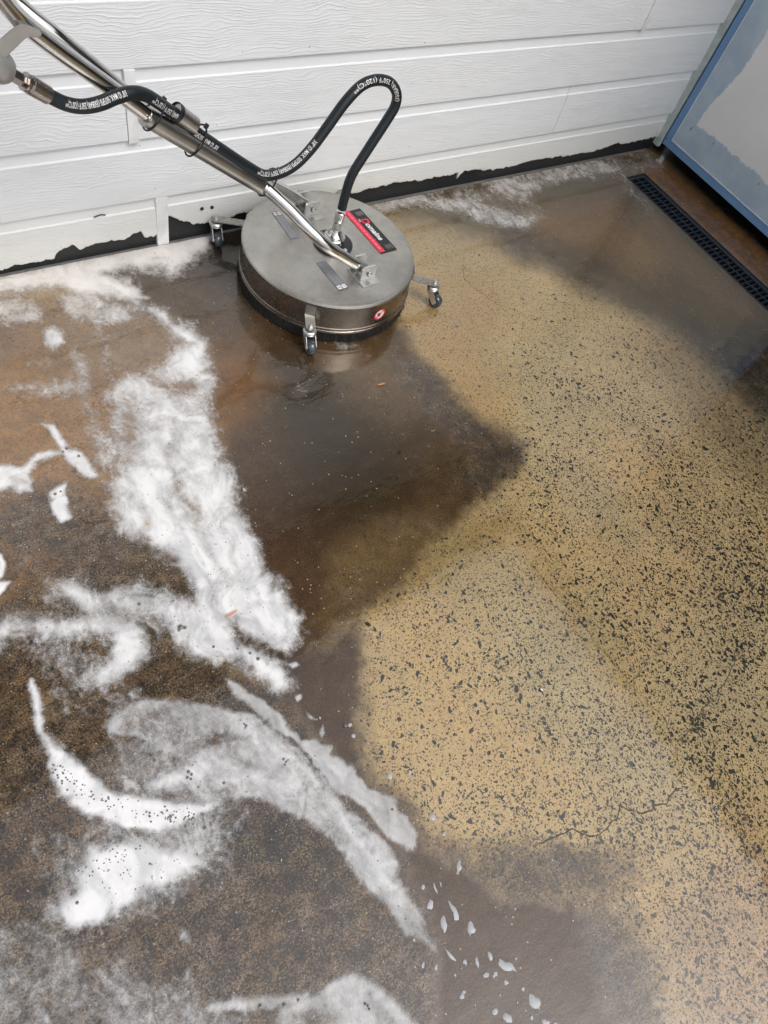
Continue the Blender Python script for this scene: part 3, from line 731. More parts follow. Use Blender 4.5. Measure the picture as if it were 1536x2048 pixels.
f1 = catmull([pl((727,536),.152), pl((690,515),.152), pl((655,492),.150), pl((618,459),.115), pl((575,415),.06), pl((540,383),.018), pl((528,374),.008)], 10)
f2 = catmull([pl((616,410),-.152), pl((598,399),-.148), pl((575,384),-.120), pl((555,373),-.075), pl((538,364),-.03), pl((530,362),-.015)], 10)
for F in (f1, f2):
    bm = bmesh.new(); sweep(bm, F, .0165, 28); obj('fork_tube', bm, M_TUBE, mach, True)
bm = bmesh.new(); sl = np.array([pl((536,380)), pl((400,290)), pl((290,233))]); S0, S1 = pl((534,378)), pl((290,231))
sweep(bm, np.array([S0+(S1-S0)*k/10 for k in range(11)]), .0215, 36); obj('handle_sleeve', bm, M_SLEEVE, mach, True)
HD = (S1-S0)/np.linalg.norm(S1-S0)
def ringat(q, r, w, mat=M_BLACKP, name='cable_tie'):
    bm = bmesh.new(); lathe(bm, [(r,-w),(r+.0016,-w),(r+.0016,w),(r,w),(r,-w)], tuple(q), tuple(HD), 32, close=False); return obj(name, bm, mat, mach)
bm = bmesh.new(); sweep(bm, catmull([S1-HD*.03, pl((272,212),.002), pl((180,146),.010), pl((100,88),.02), pl((48,46),.030), pl((14,10),.045), pl((-40,-60),.08), pl((-110,-140),.12)], 8), .0165, 28); obj('handle_tube', bm, M_TUBE, mach, True)
bm = bmesh.new(); sweep(bm, catmull([S1-HD*.03+UP*.004, pl((276,209),-.012), pl((190,136),-.022), pl((115,75),-.030), pl((60,32),-.045), pl((22,-6),-.07), pl((-30,-70),-.12), pl((-80,-140),-.18)], 8), .0165, 28); obj('handle_tube', bm, M_TUBE, mach, True)
# cross stub clamped beside the sleeve, with a black end cap
q0, q1 = pl((352,224),.0), pl((388,250),.0)
bm = bmesh.new(); dd = (q1-q0)/np.linalg.norm(q1-q0); sweep(bm, np.array([q0, q0+(q1-q0)*.5, q1]), .0190, 32); obj('hose_clamp_tube', bm, M_SLEEVE, mach, True)
bm = bmesh.new(); lathe(bm, [(.0192,-.004),(.0208,-.003),(.0208,.006),(.0192,.007)], tuple(q0), tuple(dd), 32, close=False); obj('end_cap', bm, M_BLACKP, mach, True)
bm = bmesh.new(); lathe(bm, [(.004,-.002),(.004,.002),(0,.002)], tuple(pl((291,226))+AX*.0215), tuple(AX), 12); obj('spring_button', bm, M_TUBE, mach)

# swivel
SW = np.array([*at((668,492), 2, CT)[:2], CT]); SW = np.array([1.130, -.313, CT])
bm = bmesh.new(); lathe(bm, [(.060,.0012),(.060,.007),(.054,.009),(0,.009)], SW, seg=48); fl = obj('swivel_flange', bm, M_BLACKP, mach, True)
for k in range(4):
    a = math.radians(20+90*k); bm = bmesh.new(); lathe(bm, [(.0062,0),(.0062,.003),(.004,.0045),(.004,.002),(0,.002)], SW+np.array([.047*math.cos(a), .047*math.sin(a), .0088]), seg=12); obj('bolt', bm, M_PLATE, fl)
bm = bmesh.new(); lathe(bm, [(.030,.009),(.030,.014),(.033,.016),(.033,.030),(.030,.033),(.026,.034),(.026,.038),(.021,.041),(.0135,.052),(.013,.054)], SW, seg=40); obj('swivel_body', bm, M_TUBE, mach, True)
FT = (pl((682,424), .01)-(SW+UP*.05)); FL = np.linalg.norm(FT); FD = FT/FL
bm = bmesh.new(); lathe(bm, [(.0135,0),(.0135,.028)], SW+UP*.05, tuple(FD), 6); obj('hose_nut', bm, M_PLATE, mach)
bm = bmesh.new(); lathe(bm, [(.0115,.026),(.0125,.03),(.0145,.034),(.0145,FL),(.0135,FL+.001)], SW+UP*.05, tuple(FD), 28); obj('hose_ferrule', bm, M_TUBE, mach, True)
# hose
HP = [pl((684,417),.01), pl((689,396),.01), pl((703,352),.008), pl((735,300),.004), pl((772,243),.0), pl((790,212),-.002), pl((793,186),-.004), pl((779,165),-.006), pl((752,160),-.006), pl((722,172),-.006), pl((690,205),-.004), pl((656,252),-.0), pl((624,295),.004), pl((592,328),.008), pl((560,346),.010), pl((528,350),.010), pl((495,333),.006), pl((440,297),.002), pl((392,264),.0), pl((368,240),.0), pl((340,222),.006), pl((312,202),.014), pl((288,189),.020), pl((262,186),.028), pl((232,194),.034), pl((200,207),.038), pl((165,213),.038), pl((130,207),.036), pl((93,189),.034)]
HC = catmull(HP, 9)
# resample evenly
seg = np.linalg.norm(np.diff(HC, axis=0), axis=1); ss_ = np.r_[0, np.cumsum(seg)]; HL = ss_[-1]
su = np.linspace(0, HL, 320); HC = np.stack([np.interp(su, ss_, HC[:,i]) for i in range(3)], -1)
HR = .0134
bm = bmesh.new(); sweep(bm, HC, HR, 24); hose = obj('pressure_hose', bm, M_RUBBER, mach, True)
def hose_s(px):
    u, v = to_px(HC); return su[np.argmin((u-px[0])**2+(v-px[1])**2)]
def text_mesh(s, size, spacing=1.0, bold=0.0):
    cu = bpy.data.curves.new('t', 'FONT'); cu.body = s; cu.size = size; cu.align_x = 'LEFT'; cu.align_y = 'CENTER'; cu.space_character = spacing
    cu.resolution_u = 3; cu.offset = bold
    o = bpy.data.objects.new('t', cu); COL.objects.link(o); bpy.context.view_layer.update()
    me = bpy.data.meshes.new_from_object(o.evaluated_get(bpy.context.evaluated_depsgraph_get()))
    me.materials.clear()
    bpy.data.objects.remove(o); return me
HTan = np.gradient(HC, axis=0); HTan /= np.linalg.norm(HTan, axis=1)[:,None]
def hose_text(s, s0, s1, tilt=0.0):
    me = text_mesh(s, .0150, 1.05, .0001)
    tb = bmesh.new(); tb.from_mesh(me); bmesh.ops.triangulate(tb, faces=tb.faces)
    for _ in range(3):
        le = [e for e in tb.edges if e.calc_length() > .0016]
        if le: bmesh.ops.subdivide_edges(tb, edges=le, cuts=1); bmesh.ops.triangulate(tb, faces=tb.faces)
    tb.to_mesh(me); tb.free()
    n = len(me.vertices); co = np.zeros(n*3); me.vertices.foreach_get('co', co); co = co.reshape(-1, 3)
    L = co[:,0].max(); k = (s1-s0)/L
    sv = s0+co[:,0]*k; ang = co[:,1]/HR+tilt
    P = np.stack([np.interp(sv, su, HC[:,i]) for i in range(3)], -1); T = np.stack([np.interp(sv, su, HTan[:,i]) for i in range(3)], -1)
    T /= np.linalg.norm(T, axis=1)[:,None]
    N = CAM-P; N -= (N*T).sum(1)[:,None]*T; N /= np.linalg.norm(N, axis=1)[:,None]
    Bn = np.cross(N, T)
    co = P+(HR+.0006)*(np.cos(ang)[:,None]*N+np.sin(ang)[:,None]*Bn)
    me.vertices.foreach_set('co', co.ravel()); me.update()
    link('hose_lettering', me, M_WHITEINK, hose)
TX = '3/8" ID MAX. 5075PSI (350BAR) 250\u00b0F (120\u00b0C)**'
hose_text('(350BAR) 250\u00b0F (120\u00b0C)**', hose_s((793,196)), hose_s((707,188)))
hose_text(TX, hose_s((632,283)), hose_s((508,341)), -.25)
hose_text('3/8" ID MAX. 5075PS', hose_s((432,290)), hose_s((386,258)), .2)
hose_text('(350BAR) 250\u00b0F (120\u00b0C)**', hose_s((357,233)), hose_s((297,193)), .1)
hose_text(TX, hose_s((248,188)), hose_s((124,203)), -.1)
# cable ties round hose and sleeve
def tie(px_s, off):
    q = pl(px_s); h = q+np.array([0,0,0]); u = np.cross(HD, AX); u /= np.linalg.norm(u); u = u if u[2] > 0 else -u
    bm = bmesh.new(); P = []
    for a in np.linspace(0, 2*math.pi, 41):
        P.append(q+u*(off/2+(.0235+off/2)*math.cos(a))+AX*.0245*math.sin(a))
    P = np.array(P); sweep(bm, P, .0022, 8, False)
    bm2 = obj('cable_tie', bm, M_BLACKP, mach)
    hb = bmesh.new(); obb(hb, q+u*(off+.025)+AX*.004, HD, AX, u, .0035, .004, .006, .0008); obj('tie_head', hb, M_BLACKP, bm2)
tie((300,239), .026); tie((384,292), .030); tie((528,374), .030)
# spray gun body and bracket at the upper left
GO = .040
gp = lambda px, o=GO: pl(px, o)
bm = bmesh.new()
outl = [(-60,130),(0,78),(20,60),(36,49),(50,48),(66,53),(82,62),(84,72),(72,76),(60,73),(50,78),(14,113),(-20,145)]
A = [bm.verts.new(gp(p, .028)) for p in outl]; B = [bm.verts.new(gp(p, .056)) for p in outl]
bm.faces.new(A); bm.faces.new(B[::-1])
for k in range(len(outl)): bm.faces.new((A[k], A[(k+1)%len(outl)], B[(k+1)%len(outl)], B[k]))
bmesh.ops.recalc_face_normals(bm, faces=bm.faces); bmesh.ops.bevel(bm, geom=[e for e in bm.edges], offset=.0018, segments=2, affect='EDGES')
gun = obj('gun_bracket', bm, M_ALU, mach)
ga, gb = gp((-70,92)), gp((14,142)); gd = (gb-ga)/np.linalg.norm(gb-ga); gl = np.linalg.norm(gb-ga)
bm = bmesh.new(); lathe(bm, [(.020,0),(.027,.02),(.0275,gl-.012),(.025,gl-.003),(.020,gl+.004),(.012,gl+.005)], ga, tuple(gd), 36); obj('gun_body', bm, M_ALU, gun, True)
h0, h1 = gp((20,146)), HP[-1]; hd_ = (h1-h0)/np.linalg.norm(h1-h0); hl = np.linalg.norm(h1-h0)
bm = bmesh.new(); lathe(bm, [(.0125,0),(.0125,hl*.25),(.010,hl*.27),(.010,hl*.36)], h0, tuple(hd_), 6); obj('coupling_nut', bm, M_BRASS, mach)
bm = bmesh.new(); lathe(bm, [(.0165,hl*.37),(.0165,hl*.43),(.013,hl*.45),(.016,hl*.47),(.0165,hl*.52),(.0175,hl*.53),(.0165,hl*1.03),(.0145,hl*1.04)], h0, tuple(hd_), 14); obj('hose_ferrule', bm, M_BRASS, mach)

# stickers on the lid -------------------------------------------------
LZ = CT+.0016
def plate(name, pts, z, mat, parent, th=.0003):
    bm = bmesh.new(); prism(bm, pts, z, z+th); return obj(name, bm, mat, parent)
sa, sb = np.array([1.2635,-.190]), np.array([1.2745,-.396])     # left edge of black band, back to front
dv = (sb-sa)/np.linalg.norm(sb-sa); rt = np.array([-dv[1], dv[0]]); SL = np.linalg.norm(sb-sa)
def loc2(s, t): return tuple(sa+dv*s+rt*t)
bst = plate('name_sticker', [loc2(0,-.0195), loc2(SL,-.0195), loc2(SL,.043), loc2(0,.043)], LZ, M_BLKST, mach)
plate('red_band', [loc2(-.001,-.0205), loc2(SL-.006,-.0205), loc2(SL-.006,0), loc2(-.001,0)], LZ+.0004, M_REDST, bst)
for s_, w_ in ((.055,.003),(.145,.003)): plate('red_tick', [loc2(s_-w_,0), loc2(s_+w_,0), loc2(s_,.004)], LZ+.0005, M_REDST, bst)
def flat_text(s, size, s0, t0, z, mat, parent, name='lettering', bold=.0004, dv=dv, rt=rt, o=sa, sp=1.0, shear=0.0):
    me = text_mesh(s, size, sp, bold); n = len(me.vertices); co = np.zeros(n*3); me.vertices.foreach_get('co', co); co = co.reshape(-1, 3)
    xx = co[:,0]+shear*co[:,1]
    P = o+np.outer(s0+xx, dv)+np.outer(t0+co[:,1], rt)
    co = np.c_[P, np.full(n, z)]; me.vertices.foreach_set('co', co.ravel()); me.update(); return link(name, me, mat, parent)
flat_text('D', .036, .047, .021, LZ+.0006, M_REDST, bst, 'red_initial', .0010, shear=.15)
plate('initial_swoosh', [loc2(.041,.008), loc2(.052,.004), loc2(.060,.006), loc2(.052,.0075)], LZ+.0007, M_WHITEINK, bst)
flat_text('omaine', .0275, .072, .021, LZ+.0006, M_WHITEINK, bst, 'lettering', .0009, shear=.15)
for k in range(4):
    plate('print_line', [loc2(.012, .034-.0062*k), loc2(.032-.003*(k%2), .034-.0062*k), loc2(.032-.003*(k%2), .036-.0062*k), loc2(.012, .036-.0062*k)], LZ+.0005, M_GREYINK, bst)
    plate('print_line', [loc2(.176, .034-.0062*k), loc2(.196-.003*(k%2), .034-.0062*k), loc2(.196-.003*(k%2), .0355-.0062*k), loc2(.176, .0355-.0062*k)], LZ+.0005, M_GREYINK, bst)
for k in range(11):
    plate('print_line', [loc2(.010+k*.0165, -.012), loc2(.022+k*.0165, -.012), loc2(.022+k*.0165, -.008), loc2(.010+k*.0165, -.008)], LZ+.0008, M_PINKINK, bst)
def warn(A, Bp, width, flip):
    A = np.array(A); Bp = np.array(Bp); d = (Bp-A); L = np.linalg.norm(d); d /= L; r = np.array([-d[1], d[0]])
    f = lambda s, t: tuple(A+d*s+r*t)
    st = plate('warning_sticker', [f(0,0), f(L,0), f(L,width), f(0,width)], LZ, M_GREYST, mach)
    i0 = 0.003 if not flip else L-.018
    for j in (0, 1):
        t0 = .002+j*(width/2); t1 = t0+width/2-.004
        ic = plate('pictogram', [f(i0,t0), f(i0+.015,t0), f(i0+.015,t1), f(i0,t1)], LZ+.0004, M_WHITEINK, st)
        c_ = (t0+t1)/2
        plate('pictogram_mark', [f(i0+.003,c_-.003), f(i0+.008,c_-.001), f(i0+.012,c_+.003), f(i0+.008,c_+.002)], LZ+.0008, M_BLKST, ic)
    s0, s1 = (.024, L-.004) if not flip else (.006, L-.022)
    for k in range(6):
        t0 = .003+k*(width-.006)/6+(.0012 if k > 2 else 0)
        nseg = 9; x = s0; r_ = random.Random(k+flip*9)
        while x < s1-.004:
            l = r_.uniform(.005, .014); plate('print_line', [f(x,t0), f(min(x+l, s1),t0), f(min(x+l, s1),t0+.0016), f(x,t0+.0016)], LZ+.0004, M_GREYINK, st); x += l+.0015
warn(at((543,425),2,CT)[:2], at((582,480),2,CT)[:2], .028, False)
warn(at((632,527),2,CT)[:2], at((678,582),2,CT)[:2], .033, True)
# red prohibition badge on the skirt
w = at((757,626), 2, .092); ang = math.atan2(w[1]-CY0, w[0]-CX0)
n_ = np.array([math.cos(ang), math.sin(ang), 0]); tn = np.array([-n_[1], n_[0], 0]); bc = np.array([CX0, CY0, .092])
def on_skirt(s, h, lift): 
    a = ang+s/CR; return np.array([CX0+(CR+lift)*math.cos(a), CY0+(CR+lift)*math.sin(a), .092+h])
def badge(name, rin, rout, mat, lift, parent):
    bm = bmesh.new(); K = 36
    for k in range(K):
        a0, a1 = 2*math.pi*k/K, 2*math.pi*(k+1)/K
        q = [(rin,a0),(rout,a0),(rout,a1),(rin,a1)]
        vs = [bm.verts.new(on_skirt(r*math.cos(a), r*math.sin(a), lift)) for r, a in q]
        bm.faces.new(vs)
    bmesh.ops.remove_doubles(bm, verts=bm.verts, dist=1e-6); return obj(name, bm, mat, parent)
bd = badge('warning_badge', .001, .0205, M_REDST, .0012, mach)
badge('badge_face', .001, .0155, M_WHITEINK, .0016, bd)
bm = bmesh.new()
for q in ([(-.010,.004),(-.004,.009),(.002,.003),(.004,-.004),(-.002,-.009),(-.008,-.004)],):
    bm.faces.new([bm.verts.new(on_skirt(a, b, .0020)) for a, b in q])
obj('badge_hand', bm, M_BLKST, bd)
bm = bmesh.new(); bm.faces.new([bm.verts.new(on_skirt(a, b, .0024)) for a, b in [(-.013,-.010),(-.010,-.013),(.013,.010),(.010,.013)]]); obj('badge_slash', bm, M_REDST, bd)

# ================================================================== FOAM
def foam_mat():
    t = NT('soap_foam'); p = t.pos()
    d = t.node('ShaderNodeAttribute', attribute_name='foam_amount').outputs['Fac']; cr_ = t.node('ShaderNodeAttribute', attribute_name='crisp').outputs['Fac']
    wv = t.node('ShaderNodeVectorMath', {0: t.noise(p, 7, 2, .5, col=True), 1: (.5, .5, .5)}, operation='SUBTRACT').outputs[0]
    wv = t.node('ShaderNodeVectorMath', {0: wv, 'Scale': .16}, operation='SCALE').outputs[0]
    pw = t.node('ShaderNodeVectorMath', {0: p, 1: wv}, operation='ADD').outputs[0]
    ps = t.node('ShaderNodeMapping', {'Vector': pw, 'Scale': (1, .38, 1)}).outputs[0]; n = t.math('ADD', t.math('MULTIPLY', t.noise(ps, 50, 5, .58), .50), t.math('MULTIPLY', t.noise(p, 90, 6, .72, .1), .50)); n2 = t.noise(p, 330, 3, .7)
    nn = t.math('ADD', t.math('MULTIPLY', t.math('SUBTRACT', n, .5), 1.7), t.math('MULTIPLY', t.math('SUBTRACT', n2, .5), .40))
    amp = t.math('MULTIPLY', t.math('SUBTRACT', 1.15, d), t.math('SUBTRACT', 1.0, t.math('MULTIPLY', cr_, .75)))
    a = t.math('ADD', d, t.math('MULTIPLY', nn, amp))
    al = t.math('MULTIPLY', t.ss(a, .04, .95), 1.0, clamp=True)
    al = t.math('MULTIPLY', al, t.ss(d, 0.0, .10))
    # tiny bubble holes
    v = t.vor(p, 130); sel = t.node('ShaderNodeSeparateColor', {0: t.vor(p, 130, out='Color')}).outputs[0]
    hole = t.math('LESS_THAN', v, t.math('MULTIPLY', t.ss(sel, .90, 1), .26))
    c = t.mix(t.ss(t.noise(ps, 24, 6, .6), .32, .60), (.60, .605, .615), (.82, .82, .82))
    tint = t.ss(t.node('ShaderNodeSeparateXYZ', {0: p}).outputs['Y'], -.35, -.05)
    c = t.mix(t.math('MULTIPLY', tint, .5), c, (.80, .73, .66))
    c = t.mix(t.math('MULTIPLY', hole, .7), c, (.10, .09, .08))
    h = t.math('ADD', t.math('MULTIPLY', n, .8), t.math('MULTIPLY', n2, .25))
    t.out(Base_Color=c, Roughness=.45, Alpha=al, Normal=t.bump(h, .30, .0035), Specular_IOR_Level=.3)
    return t.m
M_FOAM = foam_mat()
def foam(label, polys, dens, soft, crisp=0.0, thin=(), step=.0040, warp=1.0, pad=60, name='foam_patch', seed=0, lift=.0016):
    allp = np.array([q for P_ in polys for q in P_], float)
    u0, v0 = allp.min(0)-pad; u1, v1 = allp.max(0)+pad
    cor = at([(u0,max(v0,250)),(u1,max(v0,250)),(u0,v1),(u1,v1)])
    x0, x1 = cor[:,0].min(), min(cor[:,0].max(), 3.04); y0, y1 = max(cor[:,1].min(), -2.9), min(cor[:,1].max(), -.018)
    X, Y = np.meshgrid(np.arange(x0, x1, step), np.arange(y0, y1, step))
    u, v = to_px(np.stack([X, Y, np.zeros_like(X)], -1))
    a = fbm(X*16+seed, Y*16, 401+seed, 5, .62)-.5; b = fbm(X*16-3, Y*16+seed, 431+seed, 5, .62)-.5
    uu, vv = to_px(np.stack([X+a*.055*warp, Y+b*.055*warp, np.zeros_like(X)], -1))
    D = np.zeros_like(X)
    for P_ in polys: D = np.maximum(D, sstep(-soft*1.1, soft*.9, psd(P_, uu, vv, 140)))
    D *= dens
    # swirling thin and thick lanes
    w1 = fbm(X*5+seed, Y*5, 451, 3); w2 = fbm(X*5, Y*5+4, 461, 3)
    st = fbm(X*11+w1*9, Y*5+w2*9, 471+seed, 5, .6)
    D *= 1-(1-sstep(.28, .62, st))*.30*(1-.5*crisp)
    for (tu, tv, ru, rv, rot, f) in thin:
        cr, sr = math.cos(rot), math.sin(rot); du, dv_ = uu-tu, vv-tv
        q = ((du*cr+dv_*sr)/ru)**2+((-du*sr+dv_*cr)/rv)**2
        D *= 1-(1-f)*np.exp(-q)
    D = np.clip(D, 0, 1)
    keepv = D > .02; kp = keepv[:-1,:-1] | keepv[1:,:-1] | keepv[:-1,1:] | keepv[1:,1:]
    if not kp.any(): return
    Z = (fbm(X*4, Y*4, 81, 3)-.5)*.0016+lift+D*.0035*(.5+fbm(X*30, Y*30, 77, 3))
    me = gridmesh(name, X, Y, Z, kp, {'foam_amount': D, 'crisp': np.full_like(D, crisp)})
    o = link(name, me, M_FOAM); tag(o, label, 'foam', kind='stuff'); return o
foam('long white river of soap foam from the wall down past the left of the cleaner to the middle of the slab', [
 [(-60,560),(0,548),(110,528),(250,495),(330,482),(405,458),(428,468),(404,500),(385,512),(362,530),(345,552),(320,541),(290,540),(260,536),(208,549),(232,562),(262,570),(285,598),(268,602),(284,625),(325,627),(330,642),(385,660),(413,688),(413,740),(425,765),(415,795),(420,840),(432,900),(460,955),(478,1010),(500,1080),(540,1160),(592,1238),(600,1278),(580,1302),(545,1292),(508,1275),(478,1250),(468,1230),(468,1262),(482,1292),(520,1310),(560,1338),(576,1360),(552,1372),(520,1352),(470,1330),(400,1312),(355,1285),(325,1245),(290,1212),(225,1195),(275,1180),(330,1188),(382,1212),(388,1190),(372,1140),(335,1105),(305,1082),(268,1076),(240,1060),(230,1000),(236,940),(222,880),(228,830),(215,790),(250,752),(310,735),(350,700),(385,690),(340,655),(290,625),(240,600),(195,590),(170,592),(130,585),(95,575),(40,580),(10,600),(-60,600)]],
 .93, 26, 0, thin=[(300,880,60,60,0,.8),(330,1000,40,30,0,.85),(420,1080,10,70,-.4,.75),(290,705,55,40,0,.35),(340,765,60,25,.2,.6),(372,772,32,18,0,.35),(260,830,30,70,0,.55),(250,910,25,50,0,.5),(360,970,12,60,-.5,.62),(310,935,50,8,.3,.75),(385,1020,8,50,-.25,.7),(400,810,30,20,0,.6),(290,1190,70,22,.15,.5),(40,590,60,16,0,.75)], seed=1)
foam('soft pinkish soap foam lobes under the wall at the left of the long foam river', [[(120,585),(180,590),(240,615),(260,640),(210,648),(150,640),(125,615)],[(-60,605),(0,600),(55,598),(78,612),(72,638),(30,645),(-60,645)],[(60,600),(85,622),(82,640),(60,642)]], .62, 16, 0, seed=2)
foam('round soap foam spot on the orange stained slab at left', [[(92,662),(108,655),(124,668),(126,688),(108,698),(90,690)]], .7, 10, 0, seed=3, warp=.5)
foam('faint foam smear running down beside the long foam river', [[(145,700),(160,712),(166,745),(182,780),(176,795),(140,792),(125,772),(148,755)],[(70,735),(88,728),(90,740),(72,742)],[(170,790),(190,840),(240,900),(230,960),(200,930),(180,860)],[(20,775),(150,765),(180,790),(100,800),(30,790)],[(200,650),(210,700),(215,760),(204,740)]], .42, 18, 0, seed=4)
foam('narrow foam streak with bubbles left of the long foam river', [[(82,850),(105,852),(132,885),(140,900),(165,905),(178,930),(190,952),(178,957),(155,940),(135,920),(118,890),(105,868)]], .85, 8, .3, seed=5, warp=.45)
foam('branching foam patch at the left edge halfway down', [[(-60,935),(0,935),(48,938),(75,912),(100,904),(122,906),(75,925),(57,950),(64,982),(40,988),(15,980),(-60,975)]], .85, 10, .2, seed=6, warp=.5)
foam('short bent foam patch with a bubble below the narrow streak', [[(104,985),(118,972),(134,968),(132,1000),(127,1018),(138,1036),(122,1047),(106,1030),(103,1010)]], .9, 8, .2, seed=7, warp=.45)
foam('small foam hook at the left edge', [[(-40,1105),(5,1110),(14,1130),(8,1155),(-5,1165),(-2,1145),(2,1125),(-40,1120)],[(-40,1165),(22,1166),(2,1188),(-40,1210)]], .95, 6, .5, seed=8, warp=.3)
foam('feathery foam spread on the dark slab left of the long foam river', [[(102,1162),(165,1163),(200,1180),(260,1186),(300,1195),(335,1222),(345,1260),(300,1240),(285,1255),(295,1300),(262,1340),(215,1362),(160,1368),(185,1330),(210,1290),(175,1272),(100,1276),(0,1280),(-30,1275),(0,1255),(30,1235),(100,1248),(160,1246),(185,1232),(145,1200),(110,1185)]], .80, 34, 0, thin=[(240,1230,60,30,.3,.5),(190,1300,25,30,0,.4),(330,1230,30,30,0,.5)], seed=9)
foam('bright crescent of thick foam at lower left full of small bubbles', [[(57,1362),(71,1380),(82,1425),(92,1462),(137,1508),(173,1549),(237,1581),(292,1599),(365,1608),(425,1614),(425,1628),(374,1640),(319,1660),(251,1655),(182,1622),(123,1590),(100,1556),(107,1516),(80,1465),(70,1420),(55,1373)]], 1.0, 14, 0, seed=10, warp=.5)
foam('broad bright foam blob at lower left below the crescent', [[(182,1695),(273,1684),(330,1700),(370,1680),(400,1640),(425,1650),(420,1690),(385,1740),(330,1760),(273,1785),(237,1813),(200,1836),(141,1850),(105,1822),(137,1790),(164,1768),(166,1729)]], 1.0, 26, 0, thin=[(385,1680,55,50,0,.5)], seed=11, warp=.7)
foam('wide grey streaked foam sheet running diagonally down to the bottom centre', [[(200,1455),(235,1420),(290,1400),(360,1404),(420,1418),(500,1428),(555,1458),(600,1500),(640,1556),(680,1600),(722,1650),(770,1690),(800,1745),(822,1790),(845,1828),(850,1850),(870,1902),(856,1898),(832,1866),(812,1872),(770,1812),(722,1762),(680,1712),(640,1670),(600,1640),(540,1602),(490,1588),(455,1600),(420,1630),(395,1600),(380,1560),(300,1580),(335,1550),(385,1535),(330,1505),(270,1478)]], .56, 11, .35, thin=[(330,1470,70,25,.3,.45),(420,1490,60,12,-.3,.4),(300,1440,60,20,0,.7),(480,1520,60,10,.5,.7),(430,1590,40,30,0,.6)], seed=12, warp=.6)
foam('small bright foam patch with a bubble cluster beside the grey foam sheet', [[(300,1570),(330,1548),(380,1532),(410,1515),(425,1530),(415,1555),(370,1568),(320,1588)],[(470,1442),(510,1450),(560,1490),(610,1530),(650,1580),(620,1570),(570,1530),(520,1490),(480,1465)],[(640,1550),(700,1640),(760,1720),(800,1790),(780,1790),(730,1720),(670,1640)],[(400,1560),(450,1545),(520,1540),(600,1590),(560,1590),(500,1560),(440,1575)]], .85, 30, .1, seed=13, warp=.6, lift=.0024)
foam('torn grey foam ribbon along the right of the diagonal foam sheet', [[(450,1362),(475,1372),(500,1390),(540,1412),(565,1432),(590,1462),(600,1468),(605,1480),(625,1478),(645,1492),(668,1492),(668,1505),(690,1518),(702,1530),(706,1548),(735,1572),(765,1585),(790,1592),(798,1622),(820,1645),(832,1668),(838,1702),(825,1700),(800,1692),(772,1672),(738,1640),(700,1606),(682,1598),(655,1545),(620,1520),(585,1480),(540,1450),(500,1418),(470,1395)]], .56, 6, .8, thin=[(560,1470,50,7,.75,.1)], seed=14, warp=.8)
foam('foam fan at the bottom edge of the picture', [[(560,2010),(640,1988),(662,1968),(695,1948),(742,1962),(800,2008),(848,2052),(940,2140),(900,2200),(420,2200),(500,2120),(540,2060)],[(410,2020),(450,2002),(500,1992),(560,1990),(610,1984),(620,1998),(560,2008),(500,2022),(440,2032)]], .58, 12, .45, thin=[(620,2040,60,20,0,.5)], seed=15, warp=.5)
foam('grey foam veil along the foot of the wall right of the cleaner', [[(700,418),(760,400),(860,372),(960,346),(1080,322),(1180,312),(1240,336),(1232,350),(1190,352),(1120,366),(1082,370),(1060,395),(1085,432),(1060,455),(1010,452),(960,446),(920,428),(860,416),(770,424)]], .52, 14, .1, thin=[(900,385,30,10,-.2,.3),(990,400,50,18,.3,.25),(960,372,25,7,0,.4),(1090,350,40,10,-.2,1.0),(1050,420,40,20,.3,.4),(870,372,10,5,0,.2),(905,378,10,6,0,.2)], seed=16, step=.005)
foam('wispy foam swirls beside the corner of the drain', [[(1170,305),(1240,292),(1300,302),(1345,325),(1310,342),(1260,340),(1230,350),(1200,330)],[(1240,345),(1262,372),(1300,415),(1290,415),(1250,378)]], .28, 14, 0, thin=[(1240,315,40,4,.2,.2),(1280,325,30,4,-.3,.2)], seed=17, step=.005)
foam('little foam trace at the front foot of the cleaner', [[(668,685),(690,690),(712,686),(720,694),(690,702),(670,698)]], .4, 8, 0, seed=18, warp=.5)
foam('thin soapy mist over the rough slab at lower left', [[(220,1480),(330,1450),(450,1500),(480,1600),(440,1750),(300,1820),(180,1860),(100,1840),(90,1700),(200,1640)],[(-100,1880),(100,1860),(300,1960),(420,2000),(500,2048),(400,2200),(-300,2200)],[(60,1290),(200,1280),(260,1420),(150,1400)]], .34, 70, 0, seed=19, step=.006, lift=.0012)
foam('torn foam flakes on the grey silt right of the ribbon', [[(590,1395),(604,1390),(606,1400),(596,1408)],[(612,1428),(628,1436),(636,1446),(620,1440)],[(640,1470),(646,1452),(650,1470),(644,1478)],[(655,1530),(690,1528),(700,1545),(690,1560),(668,1548)],[(575,1330),(592,1322),(600,1330),(585,1338)]], .6, 4, .8, seed=20, warp=.35)
foam('fine bubbly foam islands among the lower left grime', [[(250,1560),(275,1570),(270,1585),(250,1578)],[(370,1945),(385,1940),(380,1960),(368,1962)],[(360,1860),(380,1868),(375,1885),(358,1880)],[(220,1655),(240,1660),(236,1676),(222,1672)],[(262,1390),(290,1375),(285,1395),(266,1405)]], .5, 10, .1, seed=21, warp=.5)

